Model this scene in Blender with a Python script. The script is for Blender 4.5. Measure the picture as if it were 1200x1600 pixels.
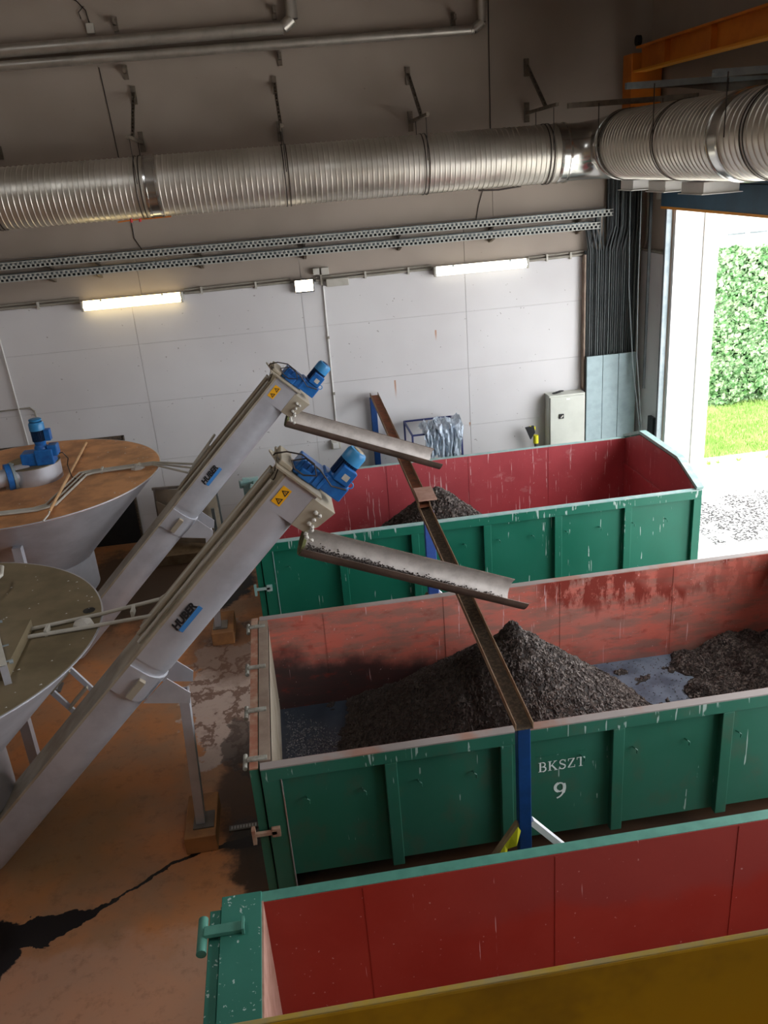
import bpy, bmesh, math, random
from mathutils import Vector, Matrix, noise
for o in list(bpy.data.objects): bpy.data.objects.remove(o)
SC = bpy.context.scene
COL = SC.collection
PI = math.pi
rnd = random.Random(7)

# ------------------------------------------------------------------ camera
YAW, PITCH, ROLL = math.radians(6.0627), math.radians(22.2193), math.radians(4.6353)
fw = Vector((math.sin(YAW)*math.cos(PITCH), math.cos(YAW)*math.cos(PITCH), -math.sin(PITCH)))
rt = Vector((math.cos(YAW), -math.sin(YAW), 0))
dn = fw.cross(rt)
rt2 = rt*math.cos(ROLL) + dn*math.sin(ROLL)
dn2 = dn*math.cos(ROLL) - rt*math.sin(ROLL)
cam = bpy.data.cameras.new('camera')
cam.sensor_fit = 'VERTICAL'; cam.sensor_height = 32.0; cam.lens = 1336.7/1600*32.0
cam.clip_start = 0.05; cam.clip_end = 200
co = bpy.data.objects.new('camera', cam); COL.objects.link(co)
mw = Matrix((( rt2.x, -dn2.x, -fw.x), (rt2.y, -dn2.y, -fw.y), (rt2.z, -dn2.z, -fw.z))).to_4x4()
mw.translation = (0, 0, 5.75)
co.matrix_world = mw
SC.camera = co

# ------------------------------------------------------------------ world, sun, exposure
w = bpy.data.worlds.new('overcast sky'); SC.world = w; w.use_nodes = True
wn = w.node_tree
bg = wn.nodes['Background']
tc = wn.nodes.new('ShaderNodeTexCoord'); sx = wn.nodes.new('ShaderNodeSeparateXYZ')
rp = wn.nodes.new('ShaderNodeValToRGB')
rp.color_ramp.elements[0].position = 0.0; rp.color_ramp.elements[0].color = (.90, .94, 1, 1)
rp.color_ramp.elements[1].position = 1.0; rp.color_ramp.elements[1].color = (1, 1, 1, 1)
wn.links.new(tc.outputs['Generated'], sx.inputs[0]); wn.links.new(sx.outputs['Z'], rp.inputs[0])
wn.links.new(rp.outputs[0], bg.inputs['Color'])
bg.inputs['Strength'].default_value = 6.5
vs = SC.view_settings
SC.display_settings.display_device = 'sRGB'
vs.view_transform = 'Standard'; vs.look = 'None'; vs.gamma = 1; vs.exposure = 0.3; vs.use_curve_mapping = False

def portal(name, loc, rot, sxx, syy):
    l = bpy.data.lights.new(name, 'AREA'); l.shape = 'RECTANGLE'; l.size = sxx; l.size_y = syy
    l.cycles.is_portal = True
    o = bpy.data.objects.new(name, l); COL.objects.link(o); o.location = loc; o.rotation_euler = rot
for k, yc in enumerate((11.05, 6.75, 2.4)):
    portal('doorway_portal', (6.62, yc, 2.4), (0, PI/2, 0), 4.8, 4.1)
portal('added_skylight_portal', (-4.2, 5.5, 9.88), (0, 0, 0), .8, 5.0)  # portals of two unseen skylights, added as fill light from above
portal('added_skylight_portal', (2.0, 1.5, 9.88), (0, 0, 0), .8, 5.0)

# ------------------------------------------------------------------ materials
def lin(c):
    return tuple(((x/255)/12.92 if x/255 <= .04045 else ((x/255+.055)/1.055)**2.4) for x in c)
class NT:
    def __init__(s, m): s.t = m.node_tree; s.n = s.t.nodes; s.l = s.t.links
    def new(s, k, **kw):
        x = s.n.new(k)
        for a, b in kw.items(): setattr(x, a, b)
        return x
    def sock(s, n, k, v):
        if isinstance(v, bpy.types.NodeSocket): s.l.new(v, n.inputs[k])
        elif isinstance(v, (tuple, list)) and len(v) == 3 and n.inputs[k].type == 'RGBA': n.inputs[k].default_value = (*v, 1)
        else: n.inputs[k].default_value = v
    def math(s, op, a, b=0.0, c=0.0, clamp=False):
        x = s.new('ShaderNodeMath', operation=op, use_clamp=clamp)
        s.sock(x, 0, a); s.sock(x, 1, b)
        if op in ('MULTIPLY_ADD', 'SMOOTH_MIN'): s.sock(x, 2, c)
        return x.outputs[0]
    def ramp(s, v, lo, hi, a=0.0, b=1.0):
        x = s.new('ShaderNodeMapRange', interpolation_type='SMOOTHSTEP')
        s.sock(x, 0, v); s.sock(x, 1, lo); s.sock(x, 2, hi); s.sock(x, 3, a); s.sock(x, 4, b)
        return x.outputs[0]
    def mix(s, f, a, b):
        x = s.new('ShaderNodeMix', data_type='RGBA')
        s.sock(x, 0, f); s.sock(x, 6, a); s.sock(x, 7, b)
        return x.outputs[2]
    def pos(s):
        return s.new('ShaderNodeNewGeometry').outputs['Position']
    def obj(s):
        return s.new('ShaderNodeTexCoord').outputs['Object']
    def scl(s, v, sc):
        x = s.new('ShaderNodeVectorMath', operation='MULTIPLY'); s.sock(x, 0, v); x.inputs[1].default_value = sc
        return x.outputs[0]
    def noise(s, v, scale, detail=4, rough=.6):
        x = s.new('ShaderNodeTexNoise'); s.sock(x, 'Vector', v); x.inputs['Scale'].default_value = scale
        x.inputs['Detail'].default_value = detail; x.inputs['Roughness'].default_value = rough
        return x.outputs[0]
    def xyz(s, v):
        x = s.new('ShaderNodeSeparateXYZ'); s.sock(x, 0, v); return x.outputs
    def finish(s, col, rough=.5, metal=0.0, bump=None, bs=.2, bd=.01, spec=.5):
        b = s.n['Principled BSDF']
        s.sock(b, 'Base Color', col); s.sock(b, 'Roughness', rough); s.sock(b, 'Metallic', metal)
        b.inputs['Specular IOR Level'].default_value = spec
        if bump is not None:
            x = s.new('ShaderNodeBump'); x.inputs['Strength'].default_value = bs; x.inputs['Distance'].default_value = bd
            s.sock(x, 'Height', bump); s.l.new(x.outputs[0], b.inputs['Normal'])
def newmat(name):
    m = bpy.data.materials.new(name); m.use_nodes = True; return m, NT(m)
def simple(name, c1, c2=None, sc=6, rough=.6, metal=0.0, bs=.15, stretch=(1, 1, 1), lo=.35, hi=.7, spec=.5, raw=False):
    m, t = newmat(name)
    c1 = c1 if raw else lin(c1)
    c2 = c1 if c2 is None else (c2 if raw else lin(c2))
    n = t.noise(t.scl(t.pos(), stretch), sc)
    t.finish(t.mix(t.ramp(n, lo, hi), c1, c2), rough, metal, n, bs, .004, spec)
    return m
def drips(t, p, dens=.70, xs=34, zs=1.3):
    """white bird-dropping streaks running down"""
    a = t.noise(t.scl(p, (xs, xs, zs)), 1.0, 2, .5)
    b = t.noise(t.scl(p, (xs*2.2, xs*2.2, 9)), 1.0, 1, .5)
    return t.math('MULTIPLY', t.ramp(a, dens, dens+.03), t.ramp(b, .42, .5))
M = {}
# white wall cladding
def m_wall(name, c1, c2, spots=.755):
    m, t = newmat(name); p = t.pos()
    n = t.noise(p, .5, 3); n2 = t.noise(p, 40, 2)
    c = t.mix(t.ramp(n, .3, .7), lin(c1), lin(c2))
    sp = t.ramp(t.noise(p, 20, 2, .4), spots, spots+.02)
    c = t.mix(t.math('MULTIPLY', sp, .55), c, lin((110, 100, 92)))
    P = t.xyz(p)
    for x0, z1, ln in ((1.86, 2.33, .35), (.80, 1.78, .12), (2.6, 3.1, .2), (3.12, 1.45, .1)):
        a = t.math('LESS_THAN', t.math('ABSOLUTE', t.math('SUBTRACT', P[0], x0)), .014)
        b = t.math('MULTIPLY', t.ramp(P[2], z1-ln, z1-ln*.2), t.math('LESS_THAN', P[2], z1))
        c = t.mix(t.math('MULTIPLY', t.math('MULTIPLY', a, b), .75), c, lin((176, 116, 66)))
    t.finish(c, .75, 0, n2, .12, .004); return m
M['wall_low'] = m_wall('white painted wall board', (216, 214, 214), (205, 202, 202))
M['wall_up'] = m_wall('grey painted concrete', (168, 155, 143), (154, 141, 129), .76)
M['joint'] = simple('wall joint', (186, 182, 180), rough=.9)
M['ext_white'] = simple('white render', (240, 240, 240), (232, 232, 232), rough=.8)
M['ceiling'] = simple('ceiling concrete', (150, 142, 132), (135, 128, 118), rough=.9)
# floor
m, t = newmat('stained hall floor'); p = t.pos(); P = t.xyz(p)
def blob(x, y, rx, ry, namp=.5, nsc=1.3, soft=.12, seed=0.0):
    n = t.noise(t.scl(p, (1, 1, 1)), nsc, 6, .62) if seed == 0 else t.noise(t.math('ADD', 0, 0) if False else t.scl(p, (1+seed, 1+seed, 1)), nsc, 6, .62)
    dx = t.math('DIVIDE', t.math('SUBTRACT', P[0], x), rx); dy = t.math('DIVIDE', t.math('SUBTRACT', P[1], y), ry)
    d = t.math('SQRT', t.math('ADD', t.math('MULTIPLY', dx, dx), t.math('MULTIPLY', dy, dy)))
    d = t.math('ADD', d, t.math('MULTIPLY', t.math('SUBTRACT', n, .5), namp*4))
    return t.ramp(d, 1-soft, 1+soft, 1.0, 0.0)
n1 = t.noise(p, 1.1, 5, .6)
c = t.mix(t.ramp(n1, .32, .68), lin((196, 124, 70)), lin((164, 122, 90)))
c = t.mix(t.math('MULTIPLY', blob(-2.2, 4.6, 1.6, .9, .3), .55), c, lin((196, 152, 128)))
c = t.mix(t.math('MULTIPLY', blob(-2.6, 6.9, .7, .8, .25, 1.3, .5), .55), c, lin((122, 94, 46)))
gb = blob(-1.0, 8.9, .62, 1.45, .55, 2.4, .06)
c = t.mix(t.math('MULTIPLY', gb, .9), c, lin((190, 168, 156)))
vn = t.math('ABSOLUTE', t.math('SUBTRACT', t.noise(t.scl(p, (1, .8, 1)), 2.1, 6, .6), .5))
c = t.mix(t.math('MULTIPLY', t.math('MULTIPLY', t.ramp(vn, .012, .035, 1, 0), gb), .85), c, lin((112, 78, 62)))
c = t.mix(t.math('MULTIPLY', blob(-.85, 7.85, .28, .45, .6, 3.1, .1, .13), .8), c, lin((84, 70, 62)))
fm = t.noise(p, 7, 5, .7)
c = t.mix(t.ramp(fm, .5, .72, 0, .35), c, lin((98, 62, 36)))
c = t.mix(t.math('MULTIPLY', blob(-.75, 7.0, .42, .75, .35, 2.0, .25, .3), .85), c, lin((58, 42, 32)))
c = t.mix(t.math('MULTIPLY', blob(-1.0, 9.9, .7, .7, .35, 2.0, .3, .2), .7), c, lin((95, 62, 40)))
c = t.mix(blob(-1.45, 12.0, .62, 1.0, .3, 2.0, .1, .4), c, lin((34, 30, 32)))
c = t.mix(blob(-2.6, 12.3, 1.3, 1.3, .35, 1.6, .25, .5), c, lin((82, 60, 42)))
wet = blob(-.6, 6.2, .42, .55, .4, 2.5, .15, .15)
c = t.mix(t.math('MULTIPLY', wet, .9), c, lin((34, 26, 20)))
# wet crack line: y = 5.72 + f(x)
yl = t.math('MULTIPLY_ADD', t.ramp(P[0], -2.5, -1.1), .66, 5.72)
nn = t.noise(p, 3.5, 5, .65)
dl = t.math('ABSOLUTE', t.math('SUBTRACT', t.math('ADD', P[1], t.math('MULTIPLY', t.math('SUBTRACT', nn, .5), .22)), yl))
wd = t.math('ADD', t.math('MULTIPLY', t.ramp(P[0], -2.5, -1.8, .15, .022), t.ramp(t.noise(p, 2.2, 3), .40, .55, .5, 1.1)), t.ramp(P[0], -1.3, -.7, 0, .06))
crack = t.math('MULTIPLY', t.math('LESS_THAN', dl, wd), t.math('GREATER_THAN', t.math('ADD', P[0], 0.0), -3.4))
pud = blob(-3.0, 5.55, .30, .33, .35, 2.6, .05, .6)
crack = t.math('MAXIMUM', crack, pud)
c = t.mix(crack, c, lin((20, 14, 12)))
gap_shade = t.math('GREATER_THAN', P[0], -.45)
c = t.mix(t.math('MULTIPLY', gap_shade, .8), c, lin((38, 34, 32)))  # black gap shade under and between the containers, put into the floor colour
c = t.mix(t.ramp(P[0], 5.2, 5.6), c, lin((226, 222, 216)))
rg = t.ramp(t.math('MAXIMUM', wet, crack), 0, 1, .62, .28)
t.finish(c, rg, 0, t.noise(p, 25, 3), .1, .004)
M['floor'] = m
# outside ground
m, t = newmat('pale concrete yard'); p = t.pos(); P = t.xyz(p)
g = t.ramp(t.noise(p, 26, 3, .7), .40, .52)
zone = t.math('MULTIPLY', t.ramp(P[1], 10.8, 11.2), t.ramp(P[1], 13.0, 13.3, 1, 0))
zone = t.math('MULTIPLY', zone, t.ramp(t.noise(p, 1.8, 4), .34, .46))
c = t.mix(t.math('MULTIPLY', zone, g), lin((246, 244, 240)), lin((56, 54, 54)))
t.finish(c, .9); M['yard'] = m
M['grass_soil'] = simple('lawn soil', (150, 172, 104), (176, 194, 134), sc=3, rough=1, spec=.1)
M['grass'] = simple('grass blade', (142, 176, 90), (178, 202, 126), sc=2.2, rough=.9, spec=.15)
M['leaf'] = simple('ivy leaf', (100, 150, 90), (184, 208, 168), sc=7.5, rough=.45, lo=.38, hi=.62, spec=.6)
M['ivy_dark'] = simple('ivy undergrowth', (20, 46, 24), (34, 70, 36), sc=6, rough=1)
# container paints
def m_green(name, base, light, drip=.69, dirt=.0):
    m, t = newmat(name); p = t.pos(); P = t.xyz(p)
    n = t.noise(p, 1.3, 4)
    c = t.mix(t.ramp(n, .3, .7), lin(base), lin(light))
    if dirt: c = t.mix(t.math('MULTIPLY', t.ramp(t.noise(t.scl(p, (3, 3, 2)), 1.7, 5), .5, .7), dirt), c, lin((92, 84, 68)))
    topz = t.ramp(P[2], 1.24, 1.33, -.015, .06)
    a = t.noise(t.scl(p, (34, 34, 2.4)), 1.0, 2, .5)
    a = t.math('ADD', a, topz)
    d = t.math('MULTIPLY', t.ramp(a, drip, drip+.03), t.ramp(t.noise(p, 9, 1), .45, .52))
    c = t.mix(t.math('MULTIPLY', d, .75), c, lin((190, 205, 200)))
    t.finish(c, t.ramp(n, 0, 1, .35, .6), 0, t.noise(p, 18, 3), .12, .004); return m
M['green_a'] = m_green('green container paint far', (6, 100, 78), (16, 108, 86), .665)
M['green_b'] = m_green('green container paint middle', (38, 100, 80), (48, 108, 90), .69, .3)
M['green_c'] = m_green('teal container paint near', (40, 106, 90), (48, 118, 102), .70)
def m_red(name, base, light, drip=.70, mode=0):
    m, t = newmat(name); p = t.pos(); P = t.xyz(p)
    n = t.noise(p, 1.5, 5)
    c = t.mix(t.ramp(n, .35, .65), lin(base), lin(light))
    if mode == 1:   # worn and dirty container interior
        c = t.mix(t.math('MULTIPLY', t.ramp(t.noise(t.scl(p, (1.2, 1, 5)), 1.8, 6, .7), .42, .62), .75), c, lin((150, 118, 106)))
        b = t.math('MULTIPLY', t.ramp(P[0], 2.35, 2.55), t.ramp(t.math('ADD', P[2], t.math('MULTIPLY', t.noise(t.scl(p, (7, 7, .9)), 1.0, 6, .65), .9)), 1.38, 1.58))
        c = t.mix(t.math('MULTIPLY', b, t.math('MULTIPLY', t.ramp(t.noise(t.scl(p, (5, 5, 2)), 1.3, 5, .7), .42, .52), t.ramp(t.noise(p, 1.3, 2), .38, .5, .35, 1))), c, lin((138, 52, 40)))
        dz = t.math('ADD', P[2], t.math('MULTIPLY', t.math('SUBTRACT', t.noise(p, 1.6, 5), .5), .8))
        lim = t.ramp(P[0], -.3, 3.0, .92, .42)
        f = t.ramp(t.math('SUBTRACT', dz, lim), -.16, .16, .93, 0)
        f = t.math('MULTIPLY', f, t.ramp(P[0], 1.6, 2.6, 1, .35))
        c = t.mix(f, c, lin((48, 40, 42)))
        rim = t.ramp(t.noise(t.scl(p, (2, 2, 4)), 2.2, 5), .55, .7)
        c = t.mix(t.math('MULTIPLY', rim, .5), c, lin((150, 52, 38)))
    if mode == 2:   # scuffed pinkish upper zone
        f = t.ramp(t.math('ADD', P[2], t.math('MULTIPLY', t.noise(p, 1.3, 4), .9)), 1.25, 1.45)
        f = t.math('MULTIPLY', f, t.ramp(P[0], .2, 1.6))
        c = t.mix(t.math('MULTIPLY', f, .6), c, lin((140, 66, 62)))
    if mode == 0:
        f = t.ramp(t.noise(t.scl(p, (1, 1, 2)), 2.6, 6, .7), .60, .68)
        c = t.mix(t.math('MULTIPLY', f, .35), c, lin((200, 140, 140)))
    d = drips(t, p, drip)
    c = t.mix(t.math('MULTIPLY', d, .8), c, lin((226, 190, 190)))
    spk = t.ramp(t.noise(p, 34, 1, .4), .76, .79)
    c = t.mix(t.math('MULTIPLY', spk, .6), c, lin((210, 180, 175)))
    t.finish(c, .5, 0, t.noise(p, 18, 3), .1, .004); return m
M['red_a'] = m_red('red container lining far', (184, 76, 82), (172, 68, 74), .665, 0)
M['red_b'] = m_red('worn salmon container lining', (214, 112, 96), (202, 122, 108), .70, 1)
M['red_c'] = m_red('deep red container lining', (150, 46, 34), (158, 56, 44), .72, 2)
M['rim_a'] = simple('pale green grey rim', (138, 176, 172), (168, 186, 182), sc=9, rough=.5)
M['rim_b'] = simple('worn pinkish grey rim', (148, 138, 134), (152, 116, 102), sc=1.6, rough=.6, lo=.5, hi=.65)
M['rail_taupe'] = simple('taupe door rail', (146, 128, 112), (128, 108, 94), sc=5, rough=.7)
M['hinge_pale'] = simple('pale worn hinge', (156, 156, 146), (120, 112, 100), sc=14, rough=.7)
M['rim_c'] = simple('teal rim', (78, 138, 122), (68, 126, 112), sc=7, rough=.5)
M['rust_edge'] = simple('rusty door edge', (150, 96, 74), (176, 150, 128), sc=6, rough=.8)
m, t = newmat('wet slate container floor'); p = t.pos(); P = t.xyz(p)
n = t.noise(p, 3, 4)
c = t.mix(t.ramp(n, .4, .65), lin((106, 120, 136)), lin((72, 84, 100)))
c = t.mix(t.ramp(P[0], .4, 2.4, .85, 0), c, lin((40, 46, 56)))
t.finish(c, .35, 0, n, .1, .004); M['wetfloor'] = m
M['sludge'] = simple('dark grit screenings', (50, 42, 38), (30, 24, 22), sc=5, rough=.85, bs=.6)
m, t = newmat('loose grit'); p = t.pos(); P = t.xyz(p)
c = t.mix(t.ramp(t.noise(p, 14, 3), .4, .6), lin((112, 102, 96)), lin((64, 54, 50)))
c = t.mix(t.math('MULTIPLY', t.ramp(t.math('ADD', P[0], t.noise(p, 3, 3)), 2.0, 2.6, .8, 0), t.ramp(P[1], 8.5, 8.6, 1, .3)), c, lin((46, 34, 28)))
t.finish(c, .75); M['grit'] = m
M['grit_pale'] = simple('pale grit flecks', (122, 122, 124), (90, 90, 94), sc=14, rough=.7)
# metals
M['steel'] = simple('brushed stainless sheet', (194, 194, 200), (178, 178, 184), sc=3, rough=.45, metal=.45, bs=.05)
M['steel_dirty'] = simple('dusty stainless sheet', (176, 166, 148), (150, 136, 116), sc=2.5, rough=.6, metal=.3)
M['steel_dark'] = simple('weathered stainless', (128, 120, 112), (104, 92, 82), sc=3, rough=.5, metal=.5)
M['trough_out'] = simple('browned steel pipe outside', (118, 100, 90), (96, 80, 70), sc=4, rough=.5, metal=.3)
M['trough_in'] = simple('scoured steel pipe inside', (196, 188, 182), (172, 164, 158), sc=8, rough=.5, metal=.3)
M['galv'] = simple('galvanised steel', (150, 160, 162), (128, 140, 144), sc=5, rough=.45, metal=.4)
M['tray_steel'] = simple('pale perforated tray steel', (176, 176, 168), (160, 162, 156), sc=6, rough=.6, metal=.1)
M['galv_sheet'] = simple('galvanised cover sheet', (150, 168, 172), (140, 158, 162), sc=9, rough=.5, metal=.3)
m, t = newmat('spiral duct steel'); p = t.pos()
n = t.noise(p, 1.2, 4)
t.finish(t.mix(t.ramp(n, .35, .65), lin((222, 216, 206)), lin((202, 196, 184))), t.ramp(t.noise(p, 5, 3), .3, .7, .34, .44), .82)
M['duct'] = m
M['collar'] = simple('polished duct collar', (205, 203, 198), (190, 188, 182), sc=5, rough=.2, metal=.95)
M['band'] = simple('dark hanger band', (70, 62, 54), rough=.6, metal=.4)
M['pipe_clad'] = simple('aluminium pipe cladding', (190, 184, 174), (170, 164, 154), sc=3, rough=.38, metal=.7)
M['bracket'] = simple('dull zinc bracket', (120, 108, 94), (98, 88, 76), sc=9, rough=.6, metal=.3)
M['plastic_grey'] = simple('pale grey plastic', (188, 184, 174), (176, 172, 160), sc=6, rough=.5)
M['conduit'] = simple('grey conduit', (150, 144, 132), (134, 128, 116), sc=6, rough=.5)
M['white_conduit'] = simple('white conduit', (214, 212, 208), rough=.5)
M['cabinet'] = simple('light grey enamel', (198, 200, 190), (190, 192, 182), sc=3, rough=.4)
M['black'] = simple('black plastic', (24, 24, 26), rough=.5)
M['blackpanel'] = simple('black rubber panel', (22, 26, 28), (34, 36, 38), rough=.7)
M['cable'] = simple('dark cable', (46, 52, 54), (66, 70, 70), sc=3, rough=.6)
M['cable_grey'] = simple('grey cable', (104, 112, 112), (84, 92, 92), sc=3, rough=.55)
M['wire'] = simple('black wire', (44, 34, 28), rough=.6)
M['blue'] = simple('blue motor enamel', (28, 104, 176), (20, 82, 150), sc=12, rough=.4)
M['blue_dusty'] = simple('dusty blue enamel', (60, 112, 160), (96, 120, 140), sc=12, rough=.6)
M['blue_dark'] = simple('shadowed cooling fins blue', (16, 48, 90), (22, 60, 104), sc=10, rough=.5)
M['blue_light'] = simple('bright blue fan cowl', (44, 126, 182), (62, 140, 190), sc=10, rough=.35)
M['post_blue'] = simple('blue post paint', (18, 58, 112), (20, 66, 128), sc=8, rough=.45)
M['post_blue2'] = simple('lighter blue post paint', (62, 92, 170), (54, 84, 160), sc=8, rough=.5)
M['rack_blue'] = simple('dark blue rack paint', (48, 56, 108), rough=.5)
M['rust'] = simple('rusty channel steel', (150, 88, 58), (112, 74, 52), sc=9, rough=.85)
M['rust_dark'] = simple('gritty dark channel', (70, 60, 50), (98, 84, 68), sc=30, rough=.9, lo=.45, hi=.6)
M['rust_lip'] = simple('rust streaked lip', (150, 124, 98), (128, 92, 66), sc=9, rough=.8)
M['rust_plate'] = simple('pinkish rusty plate', (178, 140, 124), (160, 118, 100), sc=9, rough=.8)
M['door_blue'] = simple('slate blue door panel', (44, 86, 112), (40, 78, 102), sc=3, rough=.5)
M['orange'] = simple('orange crane paint', (214, 122, 26), (196, 104, 18), sc=3, rough=.5)
M['orange_l'] = simple('bright orange flange', (228, 150, 40), rough=.5)
M['yellow'] = simple('worn yellow paint', (206, 160, 8), (170, 130, 14), sc=3.4, rough=.55, lo=.45, hi=.72)
M['yellow_highlight'] = simple('painted edge highlight', (176, 158, 104), (196, 164, 60), sc=12, rough=.6)  # paler colour standing in for the highlight along the beam edge
M['pedestal'] = simple('stained plinth', (168, 114, 66), (140, 96, 60), sc=4, rough=.8)
M['wood'] = simple('old wood', (134, 112, 84), (112, 90, 64), sc=6, rough=.8)
M['stick'] = simple('pale wooden stick', (206, 166, 122), (190, 146, 100), sc=8, rough=.7)
M['lid_tan'] = simple('rust dusted tank lid', (214, 154, 104), (164, 116, 76), sc=2.4, rough=.6, metal=.15)
M['lid_olive'] = simple('olive dusted tank lid', (128, 114, 88), (106, 94, 70), sc=2.4, rough=.65, metal=.15)
M['sticker'] = simple('yellow warning sticker', (238, 172, 14), rough=.5)
M['ink'] = simple('black lettering', (22, 22, 26), rough=.6)
M['bluebar'] = simple('blue label bar', (62, 132, 200), rough=.5)
M['paint_white'] = simple('white stencil paint', (236, 242, 238), (206, 218, 212), sc=12, rough=.7)
M['foil'] = simple('silvery foil sheet', (196, 208, 220), (160, 172, 188), sc=12, rough=.35, metal=.3)
M['tape_y'] = simple('yellow tape', (220, 214, 40), rough=.6)
M['chain'] = simple('pale chain', (190, 186, 178), rough=.6)
M['grime'] = simple('green brown grime', (92, 96, 50), (70, 62, 34), sc=20, rough=.9)
M['rubber'] = simple('dark rubber', (60, 56, 54), rough=.8)
def emit(name, col, st):
    m, t = newmat(name); b = t.n['Principled BSDF']
    b.inputs['Base Color'].default_value = (.9, .9, .9, 1)
    b.inputs['Emission Color'].default_value = (*col, 1); b.inputs['Emission Strength'].default_value = st
    return m
M['lamp_warm'] = emit('lit warm diffuser', (1.0, .78, .38), 5.5)
M['lamp_flood'] = emit('lit flood glass', (1.0, .86, .66), 12.0)
M['lamp_white'] = emit('lit pale diffuser', (1.0, .95, .78), 2.2)

# ------------------------------------------------------------------ mesh helpers
class MB:
    def __init__(s): s.v = []; s.f = []; s.X = None
    def add(s, vs, fs):
        b = len(s.v)
        if s.X is not None: vs = [s.X @ Vector(v) for v in vs]
        s.v += [tuple(v) for v in vs]; s.f += [tuple(b+i for i in f) for f in fs]; return s
    def box(s, x0, x1, y0, y1, z0, z1):
        return s.add([(x0,y0,z0),(x1,y0,z0),(x1,y1,z0),(x0,y1,z0),(x0,y0,z1),(x1,y0,z1),(x1,y1,z1),(x0,y1,z1)],
              [(0,3,2,1),(4,5,6,7),(0,1,5,4),(1,2,6,5),(2,3,7,6),(3,0,4,7)])
    def bar(s, a, b, w, h, up=(0, 0, 1)):
        """box section from a to b, w across, h along up"""
        a, b = Vector(a), Vector(b); d = (b-a).normalized(); u = Vector(up)
        sd = d.cross(u)
        if sd.length < 1e-4: sd = d.cross(Vector((0, 1, 0)))
        sd.normalize(); u = sd.cross(d); sd *= w/2; u = u*h/2
        vs = [p+q for p in (a, b) for q in (-sd-u, sd-u, sd+u, -sd+u)]
        return s.add(vs, [(0,1,2,3),(7,6,5,4),(0,4,5,1),(1,5,6,2),(2,6,7,3),(3,7,4,0)])
    def prism(s, pts, ext):
        """pts: list of 3D points (planar polygon), extruded by vector ext"""
        n = len(pts); e = Vector(ext)
        vs = [Vector(p) for p in pts] + [Vector(p)+e for p in pts]
        return s.add(vs, [tuple(range(n-1, -1, -1)), tuple(range(n, 2*n))] + [(i, (i+1) % n, n+(i+1) % n, n+i) for i in range(n)])
    def tube(s, pts, r, n=10, cap=True, radii=None):
        pts = [Vector(p) for p in pts]; m = len(pts); vs = []
        prev = None
        for i, p in enumerate(pts):
            if i == 0: d = pts[1]-p
            elif i == m-1: d = p-pts[i-1]
            else: d = (pts[i+1]-p).normalized() + (p-pts[i-1]).normalized()
            d = d.normalized()
            if prev is None:
                a = d.cross(Vector((0, 0, 1)))
                if a.length < 1e-3: a = d.cross(Vector((0, 1, 0)))
            else: a = prev - d*prev.dot(d)
            a.normalize(); prev = a; b = d.cross(a)
            rr = radii[i] if radii else r
            if 0 < i < m-1:
                cs = max(.5, d.dot((pts[i+1]-p).normalized()))
                rr_ = rr
            for k in range(n):
                t_ = 2*PI*k/n; vs.append(p + (a*math.cos(t_)+b*math.sin(t_))*rr)
        fs = []
        for i in range(m-1):
            for k in range(n):
                k2 = (k+1) % n; fs.append((i*n+k, (i+1)*n+k, (i+1)*n+k2, i*n+k2))
        if cap: fs += [tuple(range(n)), tuple(range(m*n-1, (m-1)*n-1, -1))]
        return s.add(vs, fs)
    def cyl(s, a, b, r, n=16, r2=None): return s.tube([a, b], r, n, True, [r, r if r2 is None else r2])
    def lathe(s, prof, a, d, n=48, caps=False, yaw0=0.0):
        """prof: list of (s along axis, r)"""
        a = Vector(a); d = Vector(d).normalized(); u = d.cross(Vector((0, 0, 1)))
        if u.length < 1e-3: u = Vector((1, 0, 0))
        u.normalize(); v = d.cross(u); vs = []
        for (q, r) in prof:
            for k in range(n):
                t_ = 2*PI*k/n; vs.append(a+d*q+(u*math.cos(t_)+v*math.sin(t_))*r)
        fs = []
        for i in range(len(prof)-1):
            for k in range(n):
                k2 = (k+1) % n; fs.append((i*n+k, i*n+k2, (i+1)*n+k2, (i+1)*n+k))
        if caps: fs += [tuple(range(n-1, -1, -1)), tuple(range((len(prof)-1)*n, len(prof)*n))]
        return s.add(vs, fs)
    def build(s, name, mat, parent=None, smooth=False, kind=None, label=None, bevel=0):
        me = bpy.data.meshes.new(name)
        org = Vector((0, 0, 0))
        if parent is not None:
            r = parent
            while r is not None: org += r.location; r = r.parent
        me.from_pydata([tuple(Vector(v)-org) for v in s.v], [], s.f)
        bm = bmesh.new(); bm.from_mesh(me)
        if len(bm.faces) < 60000: bmesh.ops.recalc_face_normals(bm, faces=bm.faces)
        bm.to_mesh(me); bm.free()
        me.materials.append(M[mat] if isinstance(mat, str) else mat)
        if smooth:
            me.shade_smooth()
            try: me.set_sharp_from_angle(angle=math.radians(38))
            except Exception: pass
        o = bpy.data.objects.new(name, me); COL.objects.link(o)
        if parent is not None: o.parent = parent
        if bevel:
            b = o.modifiers.new('bevel', 'BEVEL'); b.width = bevel; b.segments = 2; b.limit_method = 'ANGLE'
        if kind: o['kind'] = kind
        if label: o['label'] = label
        return o
def box(*a): return MB().box(*a)
def thing(name, label, cat, loc, group=None):
    o = bpy.data.objects.new(name, None); COL.objects.link(o); o.location = loc; o.empty_display_size = .1
    o['label'] = label; o['category'] = cat
    if group: o['group'] = group
    return o
def tag(o, label, cat, group=None, kind=None):
    o['label'] = label; o['category'] = cat
    if group: o['group'] = group
    if kind: o['kind'] = kind
    return o
def struct(name, mb, mat, **k):
    o = mb.build(name, mat, **k); o['kind'] = 'structure'; return o
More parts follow.
